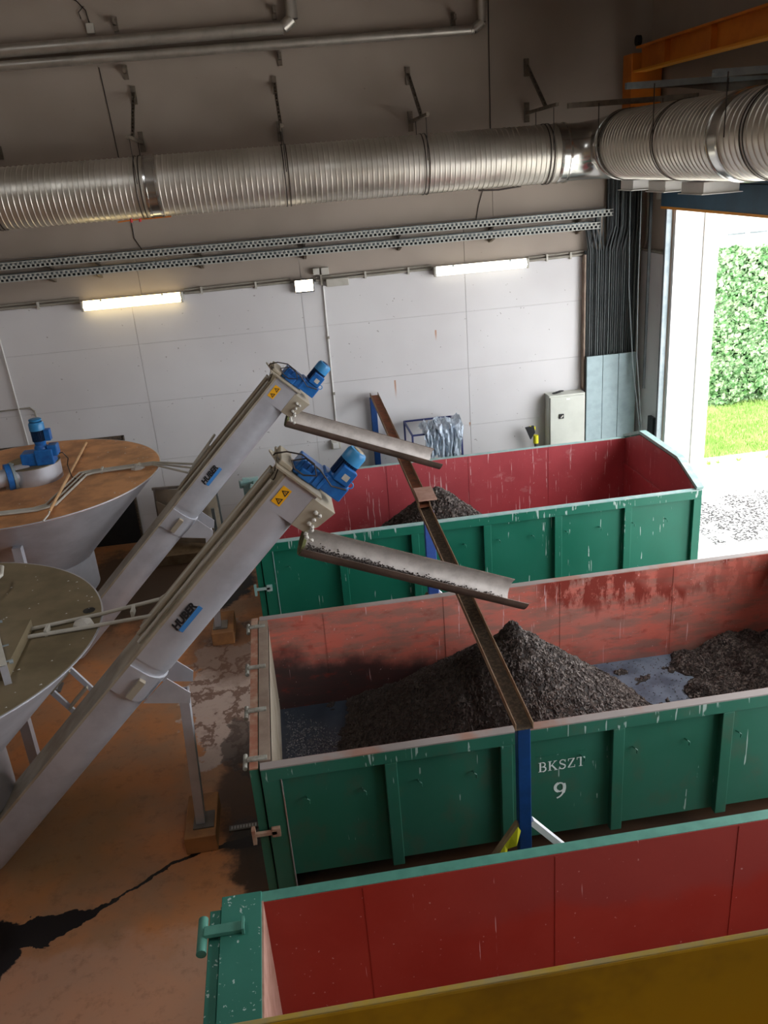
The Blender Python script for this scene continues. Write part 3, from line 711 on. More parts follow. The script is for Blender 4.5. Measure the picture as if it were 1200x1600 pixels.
# ================================================================== AUGERS
ANG = math.radians(45.4)
def auger(idx, hx, yc, hz, label, trl):
    """inclined screw conveyor; hx,hz = head corner of the cover; yc = centre plane"""
    u = Vector((math.cos(ANG), 0, math.sin(ANG))); n = Vector((-math.sin(ANG), 0, math.cos(ANG))); v = Vector((0, 1, 0))
    X = Matrix(((u.x, v.x, n.x, hx), (u.y, v.y, n.y, yc), (u.z, v.z, n.z, hz), (0, 0, 0, 1)))
    W = lambda a, b, c: X @ Vector((a, b, c))
    t = thing('screw_conveyor', label, 'conveyor', (hx-2.6, yc, 0))
    def P(): m_ = MB(); m_.X = X; return m_
    HW, L = .225, 4.55
    # U-shaped trough
    def uprof(hw, r0):
        pr = [(-hw, 0), (-hw, -.13)]
        for k in range(1, 12):
            a_ = PI*k/12; pr.append((-hw*math.cos(a_), -.13-hw*math.sin(a_)*.92))
        pr += [(hw, -.13), (hw, 0)]
        return pr
    def ubody(s0, s1, hw, name, mat):
        m_ = P(); pr = uprof(hw, 0)
        m_.prism([(s0, y, z) for y, z in pr], (s1-s0, 0, 0))
        return m_.build(name, mat, t, smooth=True)
    ubody(-2.0, -.30, HW, 'trough_body', 'steel'); ubody(-L, -2.0, HW-.006, 'lower_trough_body', 'steel')
    P().box(-L, -.0, -HW-.012, HW+.012, 0, .022).build('cover', 'steel_dirty', t)
    # cable trunking along the cover
    for k, (yy, hh, r_) in enumerate(((-.16, .05, .016), (-.05, .07, .02), (.08, .05, .026), (.17, .05, .016))):
        P().tube([(-1.9, yy, hh), (-.12, yy, hh)], r_, 8).build('conduit', 'steel_dirty' if k % 2 else 'plastic_grey', t, smooth=True)
    # collar and support bracket
    pr = uprof(HW+.012, 0)
    P().prism([(-2.10, y, z) for y, z in pr], (.022, 0, 0)).build('flange', 'steel', t)
    P().prism([(-2.36, y, z) for y, z in pr], (.26, 0, 0)).build('saddle_plate', 'steel', t, smooth=True)
    P().box(-2.33, -2.13, -HW-.05, -HW-.0, -.19, -.13).build('clamp_lug', 'steel_dirty', t, bevel=.004)
    # triangular gusset down to the leg
    gx = W(-2.12, 0, -.30); 
    for yy in (-.17, .17):
        a_ = W(-2.05, yy, -.33); b_ = W(-2.36, yy, -.31)
        c_ = Vector((a_.x+.17, a_.y, a_.z-.17)); d_ = Vector((a_.x+.15, a_.y, a_.z-.27))
        MB().prism([a_, c_, d_, b_], (0, .012, 0)).build('gusset', 'steel', t)
    lx = W(-2.05, 0, -.33)
    tp = Vector((lx.x+.14, yc-.10, lx.z-.18)); ft = Vector((-1.22, yc+.04, .20))
    MB().bar(tp, ft, .11, .014, (1, 0, 0)).bar(tp+Vector((0, -.05, 0))+Vector((-.035, 0, 0)), ft+Vector((-.035, -.05, 0)), .012, .08, (1, 0, 0)).bar(tp+Vector((-.035, .05, 0)), ft+Vector((-.035, .05, 0)), .012, .08, (1, 0, 0)).build('support_leg', 'steel', t)
    MB().box(-1.32, -1.13, yc-.07, yc+.15, .185, .20).build('foot_plate', 'steel_dark', t)
    # head end plate
    m_ = P(); m_.box(0, .016, -HW-.03, HW+.03, -.33, .11); m_.build('end_plate', 'steel_dirty', t)
    P().box(.016, .06, -HW+.05, HW-.02, -.02, .10).build('bearing_box', 'steel_dirty', t, bevel=.01)
    # discharge chute
    m_ = P(); m_.prism([(-.31, -HW-.004, -.28), (-.03, -HW-.004, -.28), (-.025, -HW-.004, -.50), (-.20, -HW-.004, -.465), (-.30, -HW-.004, -.40)], (0, 2*HW+.008, 0))
    m_.build('discharge_chute', 'steel_dirty', t, bevel=.004)
    P().box(-.305, -.005, -HW-.001, HW+.001, -.30, -.002).build('head_box', 'steel', t)
    # chain
    p0 = W(-.14, -HW-.02, -.40)
    for k in range(9):
        q = p0+Vector((-.012*k+.03*math.sin(k*1.7), -.01, .03-.028*k))
        MB().lathe([(0, .010), (.016, .021), (.034, .008)], q, (math.sin(k), .4, 1), 7, True).build('chain_link', 'chain', t)
    # gear motor
    dusty = idx == 1
    gb = P(); gb.box(.02, .155, -.13, .10, -.30, -.04); gb.box(.03, .17, -.11, .11, -.50, -.26); gb.box(.02, .10, -.15, .12, -.20, -.08)
    G = gb.build('gearbox', 'blue', t, bevel=.012)
    r_ = MB()
    m_ = P()
    for k in range(5): m_.box(.035+.0*k, .165, -.138, -.128, -.285+k*.05, -.27+k*.05)
    m_.build('gearbox_rib', 'blue', G)
    m_ = P()
    m_.lathe([(.14, .03), (.15, .075), (.19, .075), (.20, .07)], (0, 0, -.385), (1, 0, 0), 24, True)
    m_.build('motor_flange', 'blue', G, smooth=True)
    m_ = P(); m_.lathe([(.18, .066), (.36, .066)], (0, 0, -.385), (1, 0, 0), 24, True)
    for k in range(28):
        a_ = 2*PI*k/28; c_, s_ = math.cos(a_), math.sin(a_)
        A = Vector((.19, c_*.06, -.385+s_*.06)); B = A+Vector((.17, 0, 0))
        m_.bar(A+Vector((0, c_*.012, s_*.012)), B+Vector((0, c_*.012, s_*.012)), .005, .03, (0, c_, s_))
    m_.build('motor_fins', 'blue_dark', t)
    m_ = P(); m_.lathe([(.335, .088), (.42, .088), (.445, .075), (.45, .05), (.452, 0.001)], (0, 0, -.385), (1, 0, 0), 28, True)
    m_.build('fan_cowl', 'blue_light', t, smooth=True)
    m_ = P(); m_.lathe([(.446, .052), (.456, .045), (.457, .001)], (0, 0, -.385), (1, 0, 0), 20, True)
    m_.build('cowl_grille', 'steel_dirty' if dusty else 'blue_dark', t, smooth=True)
    m_ = P(); m_.box(.17, .31, -.13, -.06, -.47, -.33); TB = m_.build('terminal_box', 'blue', t, bevel=.008)
    P().box(.21, .26, -.1325, -.13, -.435, -.38).build('rating_plate', 'plastic_grey', TB)
    m_ = P(); pts = [(.19+.025*math.cos(2*PI*k/14), -.05, -.50+.025*math.sin(2*PI*k/14)) for k in range(15)]
    m_.tube(pts, .006, 6, False); m_.build('lifting_eye', 'blue_light', t)
    m_ = P(); m_.tube([(.02, -.05, .14), (.05, -.10, .15), (.13, -.16, .10), (.19, -.19, .0), (.19, -.2, -.12), (.12, -.18, -.2), (.06, -.17, -.12), (.06, -.17, -.03), (.10, -.18, .03), (.18, -.17, -.05), (.17, -.16, -.2), (.12, -.16, -.35), (.16, -.14, -.47)], .007, 6)
    m_.tube([(-.06, -.12, .07), (.05, -.14, .13), (.03, -.14, .08), (-.1, -.15, .04), (-.3, -.16, .05)], .006, 6)
    m_.build('motor_cable', 'wire', t)
    P().prism([(-.0, -.10, .11), (.012, -.02, .18), (.012, .02, .18), (0, .10, .11)], (.012, 0, 0)).build('lifting_lug', 'steel_dirty', t)
    # warning sticker and maker's lettering on the near side
    yf = -HW-.004
    st = P(); st.box(-.245, -.085, yf-.002, yf, -.115, -.035); S = st.build('warning_sticker', 'sticker', t)
    m_ = P()
    for cx in (-.205, -.125):
        # outline triangle pointing up in the world (rotated from the sticker)
        o3 = [(cx, -.047), (cx-.030, -.100), (cx+.030, -.100)]; i3 = [(cx, -.062), (cx-.017, -.092), (cx+.017, -.092)]
        m_.add([(a_, yf-.0035, b_) for a_, b_ in o3+i3], [(0, 1, 4, 3), (1, 2, 5, 4), (2, 0, 3, 5)])
        m_.box(cx-.003, cx+.003, yf-.0036, yf-.003, -.088, -.072)
    m_.build('warning_triangle', 'ink', S)
    TX = X @ Matrix.Translation((-1.60, yf-.001, -.135)) @ Matrix.Rotation(PI/2, 4, 'X')
    P().box(-1.585, -1.31, yf-.003, yf, -.165, -.125).build('label_bar', 'bluebar', t)
    tm = text_mb('HUBER', .088, TX @ Matrix.Translation((0, .018, .001)), .001, .25, .004, 1.0)
    tm.build('lettering', 'ink', t, label='black slanted lettering HUBER')
    # ------------- half-pipe chute leading over the container (a separate piece)
    s0 = W(-.17, 0, -.50); sl = math.radians(22.6)
    A = Vector((hx+.055, yc-.02, hz-(.66 if idx else .545))); d = Vector((math.cos(sl), 0, -math.sin(sl))); up = Vector((math.sin(sl), 0, math.cos(sl)))
    tr = thing('chute_trough', trl, 'trough', tuple(A+d))
    r_, LN = .125, 2.02
    m_ = MB(); prof = []
    K = 14
    for k in range(K+1):
        a_ = math.radians(-171+222*k/K)
        prof.append((math.cos(a_), math.sin(a_)))
    vs = []
    for rad in (r_, r_-.008):
        for s_ in (0, 1):
            for (c_, q_) in prof:
                ex = LN-(.10 if c_ > 0 else -.02)-.0 if s_ else 0
                vs.append(A+d*ex+Vector((0, 1, 0))*(c_*rad)+up*(q_*rad))
    N_ = K+1; fs = []
    for k in range(K):
        fs.append((k, k+1, N_+k+1, N_+k)); fs.append((2*N_+k, 3*N_+k, 3*N_+k+1, 2*N_+k+1))
        fs.append((k, 2*N_+k, 2*N_+k+1, k+1)); fs.append((N_+k, N_+k+1, 3*N_+k+1, 3*N_+k))
    fs += [(0, N_, 3*N_, 2*N_), (K, 2*N_+K, 3*N_+K, N_+K)]
    outer = [f for f in fs if not all(2*N_ <= q for q in f)]; inner = [f for f in fs if all(2*N_ <= q for q in f)]
    m_.add(vs, outer); HP = m_.build('half_pipe', 'trough_out', tr, smooth=True)
    MB().add(vs, inner).build('inner_face', 'trough_in', HP, smooth=True)
    gb = MB(); gv = []
    for k in range(9):
        a_ = 2*PI*k/8
    gb.lathe([(-.012, .02), (-.01, .12), (.015, .11), (.03, .03)], A, d, 12, True)
    gb.build('grimy_end_flap', 'grime', tr)
    if idx == 1:
        m_ = MB()
        for k in range(4200):
            s_ = rnd.random()**.9*1.82+.06; yy = .040+rnd.gauss(0, .020)-.012*s_; thick = .050*(1-s_/2.4)
            base = math.sqrt(max(0, (r_-.01)**2-yy*yy)); z_ = -base+rnd.random()*thick
            c_ = A+d*s_+Vector((0, yy, 0))+up*z_; q = rnd.uniform(.006, .014)
            m3 = Matrix.Rotation(rnd.uniform(0, 6.28), 3, 'Z') @ Matrix.Rotation(rnd.uniform(-1, 1), 3, 'X')
            m_.add([c_+(m3 @ Vector(p))*q for p in ((-1, -.5, -.3), (1, -.5, -.2), (0, .8, -.3), (.1, 0, .7))], [(0, 1, 3), (1, 2, 3), (2, 0, 3), (0, 2, 1)])
        tag(m_.build('trough_grit', 'grit'), 'ribbon of dark grit sliding down the nearer steel trough', 'grit', kind='stuff')
    return t
YA2, YA1 = 6.50, 10.24
auger(1, -.06, YA2, 3.58, 'nearer inclined screw conveyor rising over the middle container', 'nearer half-pipe trough carrying grit to the middle container')
auger(0, -.06, YA1, 3.50, 'farther inclined screw conveyor in front of the white wall', 'farther half-pipe trough, empty, pointing at the far container')
for k, (yc, lb) in enumerate(((YA2, 'stained block plinth under the leg of the nearer conveyor'), (YA1, 'stained block plinth under the leg of the farther conveyor'))):
    tag(box(-1.40+.06*k, -1.11+.06*k, yc-.17, yc+.43, 0, .185).build('plinth', 'pedestal', bevel=.01), lb, 'plinth')

# ================================================================== SETTLING TANKS
def tank(idx, cx, cy, label, lid):
    t = thing('settling_tank', label, 'tank', (cx, cy, 0))
    R_, TZ = 1.68, 2.32
    MB().lathe([(0, R_), (.004, R_+.006), (.02, R_+.006), (.024, R_)], (cx, cy, TZ-.024), (0, 0, 1), 96, True).build('lid', lid, t)
    MB().lathe([(0, R_+.008), (.0, R_+.016), (.012, R_+.016), (.012, R_+.004)], (cx, cy, TZ-.014), (0, 0, 1), 96).build('rim_edge', 'steel', t, smooth=True)
    prof = [(0, .36), (.55, .36), (.60, .42), (1.05, R_-.45), (1.32, R_)]
    MB().lathe([(0, .60), (1.10, R_)], (cx, cy, 1.20), (0, 0, 1), 96).build('cone', 'steel', t, smooth=True)
    MB().lathe([(0, .48), (.03, .57), (.09, .62), (.55, .62)], (cx, cy, .66), (0, 0, 1), 64, True).build('lower_drum', 'steel', t, smooth=True)
    for k in range(3):
        if idx == 0 and k == 0: continue
        a_ = math.radians((74, 180, -84)[k]); lx, ly = cx+1.36*math.cos(a_), cy+1.36*math.sin(a_)
        MB().box(lx-.05, lx+.05, ly-.05, ly+.05, 0, 1.95).build('leg', 'steel', t)
        MB().box(lx-.1, lx+.1, ly-.1, ly+.1, 0, .02).build('foot_plate', 'steel_dark', t)
    return t
t1 = tank(0, -3.42, 10.90, 'far conical steel tank with a rust-dusted tan lid and blue geared motor', 'lid_tan')
t2 = tank(1, -3.47, 6.62, 'near conical steel tank with an olive dusty lid, at the left edge', 'lid_olive')
TZ = 2.32
# lid fittings of the far tank: flat drum housing, gear motor, pipe with blue valve
MB().lathe([(0, .33), (.22, .33)], (-3.28, 10.88, TZ), (0, 0, 1), 40, True).build('drive_housing', 'steel', t1, smooth=True)
MB().box(-3.58, -3.28, 10.58, 10.80, TZ+.0, TZ+.22).build('housing_neck', 'steel', t1)
MB().lathe([(0, .335), (.012, .335)], (-3.28, 10.88, TZ+.22), (0, 0, 1), 40, True).build('housing_lid', 'lid_olive', t1)
mt = thing('gear_motor', 'blue vertical geared motor standing on the far tank drive housing', 'motor', (-3.15, 10.75, TZ+.232))
bz = TZ+.232
MB().box(-3.36, -3.14, 10.68, 10.90, bz, bz+.16).box(-3.18, -2.96, 10.66, 10.88, bz, bz+.20).box(-3.02, -2.90, 10.68, 10.84, bz+.1, bz+.24).build('gearbox', 'blue', mt, bevel=.014)
m_ = MB().lathe([(0, .085), (.04, .085), (.07, .065), (.12, .075)], (-3.10, 10.76, bz+.18), (0, 0, 1), 24, True)
m_.build('motor_flange', 'blue', mt, smooth=True)
m_ = MB().lathe([(0, .06), (.2, .06)], (-3.10, 10.76, bz+.29), (0, 0, 1), 24, True)
for k in range(26):
    a_ = 2*PI*k/26; c_, s_ = math.cos(a_), math.sin(a_)
    m_.bar((-3.10+c_*.07, 10.76+s_*.07, bz+.30), (-3.10+c_*.07, 10.76+s_*.07, bz+.46), .005, .03, (c_, s_, 0))
m_.build('motor_fins', 'blue_dark', mt)
MB().lathe([(0, .092), (.08, .092), (.10, .08), (.105, .06)], (-3.10, 10.76, bz+.44), (0, 0, 1), 28, True).build('fan_cowl', 'blue_light', mt, smooth=True)
MB().lathe([(0, .075), (.02, .078), (.025, .07)], (-3.10, 10.76, bz+.555), (0, 0, 1), 24, True).build('rain_cap', 'blue_light', mt, smooth=True)
MB().box(-3.02, -2.95, 10.70, 10.80, bz+.30, bz+.44).build('terminal_box', 'blue', mt, bevel=.006)
MB().tube([(-2.95, 10.75, bz+.1), (-2.86, 10.75, bz+.12), (-2.82, 10.8, bz+.02), (-2.86, 10.85, bz-.08), (-2.80, 10.7, bz-.2), (-2.70, 10.6, TZ+.01)], .007, 6).build('motor_cable', 'wire', mt)
pv = thing('inlet_pipe', 'steel flanged inlet pipe with blue valve body on the far tank lid', 'pipe', (-3.6, 10.6, TZ))
MB().cyl((-3.47, 10.66, TZ+.14), (-3.30, 10.74, TZ+.14), .125, 24).build('pipe_stub', 'steel', pv, smooth=True)
MB().cyl((-3.50, 10.645, TZ+.14), (-3.47, 10.66, TZ+.14), .175, 28).build('flange', 'galv', pv, smooth=True)
for k in range(8):
    a_ = 2*PI*k/8; q = Vector((-3.485, 10.652+.0, TZ+.14))+Vector((-.37*math.cos(a_)*.15, .93*math.cos(a_)*.15, math.sin(a_)*.15))
    MB().cyl(q+Vector((-.03, -.012, 0)), q+Vector((.035, .016, 0)), .012, 6).build('bolt', 'galv', pv)
MB().cyl((-3.56, 10.618, TZ+.14), (-3.50, 10.645, TZ+.14), .17, 28).build('valve_body', 'blue', pv, smooth=True)
MB().cyl((-3.95, 10.45, TZ+.14), (-3.56, 10.618, TZ+.14), .11, 20).build('pipe_run', 'steel', pv, smooth=True)
for nm, cx, cy in (('far', -3.42, 10.90), ('near', -3.47, 6.62)):
    mb = MB()
    for k in range(48):
        a_ = rnd.uniform(-1.5, 1.5); r = 1.68*(1-.5*rnd.random()**2.2)-.05; s_ = rnd.uniform(.004, .013)
        x, y = cx+r*math.cos(a_), cy+r*math.sin(a_)
        mb.add([(x-s_, y-s_*.6, 2.322), (x+s_, y-s_*.5, 2.322), (x+s_*.3, y+s_, 2.322), (x, y, 2.325)], [(0, 1, 3), (1, 2, 3), (2, 0, 3)])
    tag(mb.build('lid_flecks', 'white_conduit'), 'pale flecks of dried dirt scattered on the %s tank lid' % nm, 'debris', kind='stuff')
# conduits across the lids to the augers
def conduits(name, label, lines, mat='plastic_grey', r=.016, clips=()):
    t = thing(name, label, 'conduit', tuple(lines[0][0]))
    for ln in lines: MB().tube(ln, r, 8).build('conduit', mat, t, smooth=True)
    for c_ in clips: MB().box(c_[0]-.012, c_[0]+.012, c_[1]-.06, c_[1]+.06, c_[2]-.02, c_[2]+.035).build('clip', 'plastic_grey', t)
    return t
zl = TZ+.02
conduits('conduit_run', 'bundle of tan conduits bending across the far tank lid to its conveyor',
  [[(-3.9, 9.70, zl), (-3.05, 9.70, zl), (-2.92, 9.78, zl), (-2.74, 10.86, zl), (-2.62, 10.90, zl), (-1.80, 10.90, zl+.02), (-1.24, YA1+.20, 2.42), (-.92, YA1+.17, 2.78)],
   [(-3.9, 9.66, zl), (-3.02, 9.66, zl), (-2.86, 9.74, zl), (-2.68, 10.82, zl), (-2.60, 10.84, zl), (-1.80, 10.86, zl+.02), (-1.26, YA1+.12, 2.40), (-.96, YA1+.12, 2.74)],
   [(-3.9, 9.62, zl), (-2.99, 9.62, zl), (-2.80, 9.74, zl), (-2.63, 10.74, zl), (-2.55, 10.80, zl), (-1.80, 10.81, zl+.02), (-1.30, YA1+.05, 2.36), (-1.0, YA1+.05, 2.68)]],
  'plastic_grey', .015, ((-2.45, 10.86, zl), (-1.98, 10.86, zl)))
conduits('conduit_run', 'pair of grey conduits crossing the near tank lid to the nearer conveyor',
  [[(-3.9, 6.60, zl), (-2.60, 6.62, zl), (-1.80, 6.78, zl), (-1.28, 6.80, 2.40), (-1.12, 6.62, 2.56), (-.55, 6.60, 3.16)],
   [(-3.9, 6.50, zl), (-2.60, 6.52, zl), (-1.80, 6.58, zl), (-1.24, 6.56, 2.38), (-1.10, 6.50, 2.53), (-.55, 6.50, 3.14)]],
  'plastic_grey', .018, ((-2.2, 6.60, zl), (-1.5, 6.68, zl+.03)))
for nm, (x, y, z) in (('on the near tank lid', (-1.92, 6.66, TZ)), ('on the far tank lid', (-2.0, 10.84, TZ))):
    m_ = MB(); 
    m_.lathe([(0, .09), (.03, .08), (.055, .03), (.06, .001)], (x, y, z), (0, 0, 1), 7, True)
    tag(m_.build('plastic_bag', 'chain'), 'crumpled clear plastic bag tied to the conduits %s' % nm, 'bag')
tag(MB().cyl((-1.92, 6.92, TZ-.001), (-1.92, 6.92, TZ+.003), .052, 24).build('vent_hole', 'black'), 'round black hole in the near tank lid', 'hole')
st = thing('wooden_stick', 'pale wooden stick lying across the far tank lid', 'stick', (-2.85, 10.7, TZ))
MB().tube([(-2.88, 12.15, TZ+.05), (-2.80, 9.45, TZ+.05)], .018, 8).build('shaft', 'stick', st, smooth=True)
MB().tube([(-2.80, 9.47, TZ+.05), (-2.79, 9.36, TZ+.045), (-2.83, 9.24, TZ+.02)], .010, 6).build('hook_tip', 'chain', st)
# near tank lid: upright steel bracket plate and tube handle
pb = thing('bracket_plate', 'bolted upright steel angle on the near tank lid at the left edge', 'bracket', (-2.5, 6.3, TZ))
MB().prism([(-2.72, 6.96, TZ), (-2.30, 5.86, TZ), (-2.30, 5.86, TZ+.16), (-2.72, 6.96, TZ+.16)], (-.05, -.02, 0)).build('angle_flange', 'steel', pb)
MB().prism([(-2.72, 6.96, TZ+.16), (-2.30, 5.86, TZ+.16), (-2.36, 5.84, TZ+.168), (-2.78, 6.94, TZ+.168)], (0, 0, .01)).build('angle_top', 'plastic_grey', pb)
MB().box(-3.2, -2.34, 5.92, 6.70, TZ, TZ+.10).build('drive_base', 'lid_olive', pb)
for q in (.22, .62, .85):
    c_ = Vector((-2.72, 6.96, TZ+.09)).lerp(Vector((-2.30, 5.86, TZ+.09)), q)
    MB().cyl(c_, c_+Vector((.045, .016, 0)), .018, 6).build('bolt', 'galv', pb)
tag(MB().tube([(-3.0, 7.1, TZ), (-2.82, 7.36, TZ+.18), (-2.78, 7.52, TZ+.18), (-2.82, 7.70, TZ+.18), (-3.0, 7.80, TZ+.18)], .018, 8).build('tube_handle', 'plastic_grey', smooth=True), 'bent tube handle on the near tank lid at the left edge', 'handle')
# step ladder behind the nearer conveyor
ld = thing('step_ladder', 'short stainless step ladder fixed between the near tank cone and the nearer conveyor', 'ladder', (-2.3, 7.45, .9))
A1, A2 = Vector((-2.40, 7.50, 1.46)), Vector((-2.12, 7.50, 1.0)); B1, B2 = Vector((-2.62, 7.50, 1.24)), Vector((-2.34, 7.50, .78))
for a_, b_ in ((A1, A2), (B1, B2)):
    MB().bar(a_, b_, .03, .05).build('rail', 'steel', ld)
    MB().bar(a_, Vector((a_.x-.30, a_.y-.22, a_.z-.02)), .03, .03).build('fixing_arm', 'steel', ld)
for q in (.06, .52):
    p_, q_ = A1.lerp(A2, q), B1.lerp(B2, q)
    MB().bar(p_, q_, .10, .02, (1, 0, .6)).build('tread', 'steel_dirty', ld)
MB().cyl((-2.56, 7.46, 1.40), (-2.48, 7.46, 1.34), .02, 8).build('stub', 'plastic_grey', ld)

# ================================================================== THINGS ALONG THE BACK WALL
bp = thing('black_panel', 'black panel leaning on the white wall behind the far tank', 'panel', (-3.9, 14.0, 0))
MB().box(-5.2, -2.74, 13.98, 14.05, 0, 1.86).build('sheet', 'blackpanel', bp)
MB().box(-5.2, -2.72, 13.97, 14.06, 1.86, 1.90).build('edge_strip', 'rust_dark', bp)
MB().box(-2.74, -2.71, 13.97, 14.06, 0, 1.90).build('edge_strip', 'rust_dark', bp)
cg = thing('sheet_metal_box', 'open steel box of bent sheets on timber behind the farther conveyor', 'box', (-1.8, 13.3, 0))
MB().box(-2.40, -1.20, 12.85, 13.75, .0, .16).build('timber_base', 'wood', cg, bevel=.006)
m_ = MB(); vs = []
for k in range(13):
    f = k/12; x = -2.3+f*.98; y = 13.55-.28*math.sin(f*PI)
    vs += [(x, y, .17), (x, y+.05, 1.06+.05*math.sin(f*3))]
m_.add(vs, [(2*k, 2*k+1, 2*k+3, 2*k+2) for k in range(12)]); m_.build('bent_sheet', 'steel_dirty', cg, smooth=True)
MB().bar((-2.32, 13.5, .16), (-2.30, 13.5, 1.10), .05, .03).build('frame_post', 'steel_dark', cg)
MB().bar((-1.28, 13.35, .16), (-1.30, 13.35, 1.22), .06, .03).build('frame_post', 'galv', cg)
MB().bar((-1.36, 12.95, .16), (-1.36, 12.95, .85), .05, .03).build('frame_post', 'galv', cg)
MB().bar((-2.33, 13.5, 1.10), (-1.28, 13.38, 1.10), .04, .04).build('frame_top', 'steel_dark', cg)
MB().prism([(-2.3, 13.45, .2), (-1.4, 13.0, .2), (-1.4, 13.0, .5), (-2.3, 13.45, .9)], (0, .02, 0)).build('front_sheet', 'steel_dirty', cg)

# electrical cabinet
ec = thing('electrical_cabinet', 'grey wall cabinet with black rotary switch, left of the galvanised sheets', 'cabinet', (4.77, 13.93, 1.2))
MB().box(4.46, 5.10, 13.82, 14.07, .60, 1.83).build('body', 'cabinet', ec, bevel=.008)
MB().box(4.475, 5.085, 13.795, 13.82, .62, 1.80).build('door', 'cabinet', ec, bevel=.006)
MB().box(4.63, 4.71, 13.775, 13.795, 1.42, 1.50).build('switch_plate', 'black', ec)
MB().bar((4.65, 13.765, 1.44), (4.69, 13.765, 1.48), .02, .02, (0, 1, 0)).build('switch_knob', 'chain', ec)
MB().box(4.76, 4.82, 13.792, 13.796, 1.74, 1.765).build('label_plate', 'ext_white', ec)
cb = MB()
for k in range(3): cb.tube([(4.60+.05*k+.05*math.cos(a_*.9), 13.92+.03*math.sin(a_), 1.845+.012*k) for a_ in range(8)], .009, 6)
tag(cb.build('cable_coil', 'black'), 'small black cable coil lying on top of the grey cabinet', 'cable')
sc_ = thing('hand_tool', 'yellow and black hand tool standing left of the grey cabinet', 'tool', (4.2, 13.9, 1.0))
MB().prism([(4.05, 13.85, 1.30), (4.20, 13.85, 1.32), (4.22, 13.85, 1.20), (4.14, 13.85, 1.08)], (0, .05, 0)).build('blade', 'black', sc_)
MB().prism([(4.13, 13.86, 1.32), (4.23, 13.86, 1.30), (4.23, 13.86, 1.24)], (0, .03, 0)).build('grip', 'tape_y', sc_)
MB().cyl((4.24, 13.88, 1.0), (4.24, 13.88, 1.14), .045, 14).build('can', 'tape_y', sc_, smooth=True)
MB().cyl((4.24, 13.88, 0), (4.24, 13.88, 1.0), .03, 10).build('stand', 'rubber', sc_)
# blue rack with silvery sheets draped over it
rk = thing('steel_rack', 'dark blue tubular rack standing against the white wall', 'rack', (2.35, 13.5, 0))
rx0, rx1, ry0, ry1, rz = 1.95, 2.76, 13.1, 13.95, 1.63
for x in (rx0, rx1):
    for y in (ry0, ry1): MB().bar((x, y, 0), (x, y, rz), .028, .028).build('leg', 'rack_blue', rk)
for z in (rz, .5):
    for y in (ry0, ry1): MB().bar((rx0, y, z), (rx1, y, z), .026, .026).build('rail', 'rack_blue', rk)
    for x in (rx0, rx1): MB().bar((x, ry0, z), (x, ry1, z), .026, .026).build('rail', 'rack_blue', rk)
MB().bar((2.44, ry0, 0), (2.44, ry0, rz), .045, .026).build('rail', 'rack_blue', rk)
def cloth(name, cx, w_, y_back, z_top, front_len, back_len, seed, mat='foil'):
    """crumpled sheet hung over the front rail"""
    NU, NV = 26, 40; vs = []
    for j in range(NV+1):
        f = j/NV; s_ = f*(front_len+back_len)
        for i in range(NU+1):
            e = (i/NU-.5)
            wd = w_*(1-.35*abs(f-.35)) 
            x = cx+e*wd+.05*noise.noise(Vector((f*4, seed, i*.02)))
            if s_ < back_len: q = s_/back_len; y = y_back+(ry0-.02-y_back)*q; z = z_top+.10*math.sin(q*PI)-.10*(1-q)
            else: y = ry0-.03; z = z_top-(s_-back_len)
            fold = .05*math.sin(e*13+seed+3*noise.noise(Vector((f*3, i*.1, seed))))
            cr = .05*noise.noise(Vector((i*.35, j*.28, seed)))+.03*noise.noise(Vector((i*.9, j*.8, seed)))
            vs.append((x+cr*.5, y-abs(fold)*1.2+cr*.6, z+fold*.6+cr))
    fs = [(j*(NU+1)+i, j*(NU+1)+i+1, (j+1)*(NU+1)+i+1, (j+1)*(NU+1)+i) for j in range(NV) for i in range(NU)]
    return MB().add(vs, fs).build(name, mat)
tag(cloth('foil_sheet', 2.56, .40, 13.8, 1.72, .80, .75, 1.3), 'crumpled silvery sheet draped over the right part of the blue rack', 'sheet')
tag(cloth('foil_sheet', 2.27, .30, 13.85, 1.66, .40, .80, 5.1), 'crumpled grey sheet bunched over the middle of the blue rack', 'sheet')
m_ = MB()
for k in range(5): m_.tube([(2.62+.02*k, 13.06, 1.35-.01*k), (2.68+.025*k, 13.05, 1.12), (2.70+.02*k, 13.04, .98), (2.62+.01*k, 13.03, .92), (2.56+.01*k, 13.05, 1.05)], .008, 6)
tag(m_.build('cable_loop', 'cable_grey'), 'loops of cord hanging at the right side of the blue rack', 'cord')
# lamps
def tube_lamp(x0, x1, z, mat, label):
    t = thing('fluorescent_lamp', label, 'lamp', ((x0+x1)/2, 14.02, z))
    MB().box(x0, x1, 14.0, 14.08, z-.06, z+.07).build('housing', 'plastic_grey', t, bevel=.01)
    m_ = MB(); pr = [(14.0, z-.075), (13.955, z-.07), (13.93, z-.02), (13.935, z+.04), (13.97, z+.075), (14.0, z+.075)]
    m_.prism([(x0+.03, y, zz) for y, zz in pr], (x1-x0-.06, 0, 0)).build('diffuser', mat, t, smooth=True)
    for x in (x0, x1-.04): MB().box(x, x+.04, 13.93, 14.0, z-.08, z+.08).build('end_cap', 'plastic_grey', t, bevel=.01)
    for f in (.2, .8): MB().box(x0+(x1-x0)*f-.012, x0+(x1-x0)*f+.012, 13.93, 13.95, z+.055, z+.08).build('clip', 'galv', t)
tube_lamp(-2.95, -1.39, 4.03, 'lamp_warm', 'warm glowing tube lamp on the wall at the left')
tube_lamp(2.60, 4.17, 4.05, 'lamp_white', 'pale glowing tube lamp on the wall at the right')
fl = thing('flood_lamp', 'small square glowing floodlight between the two tube lamps', 'lamp', (.5, 14.0, 4.02))
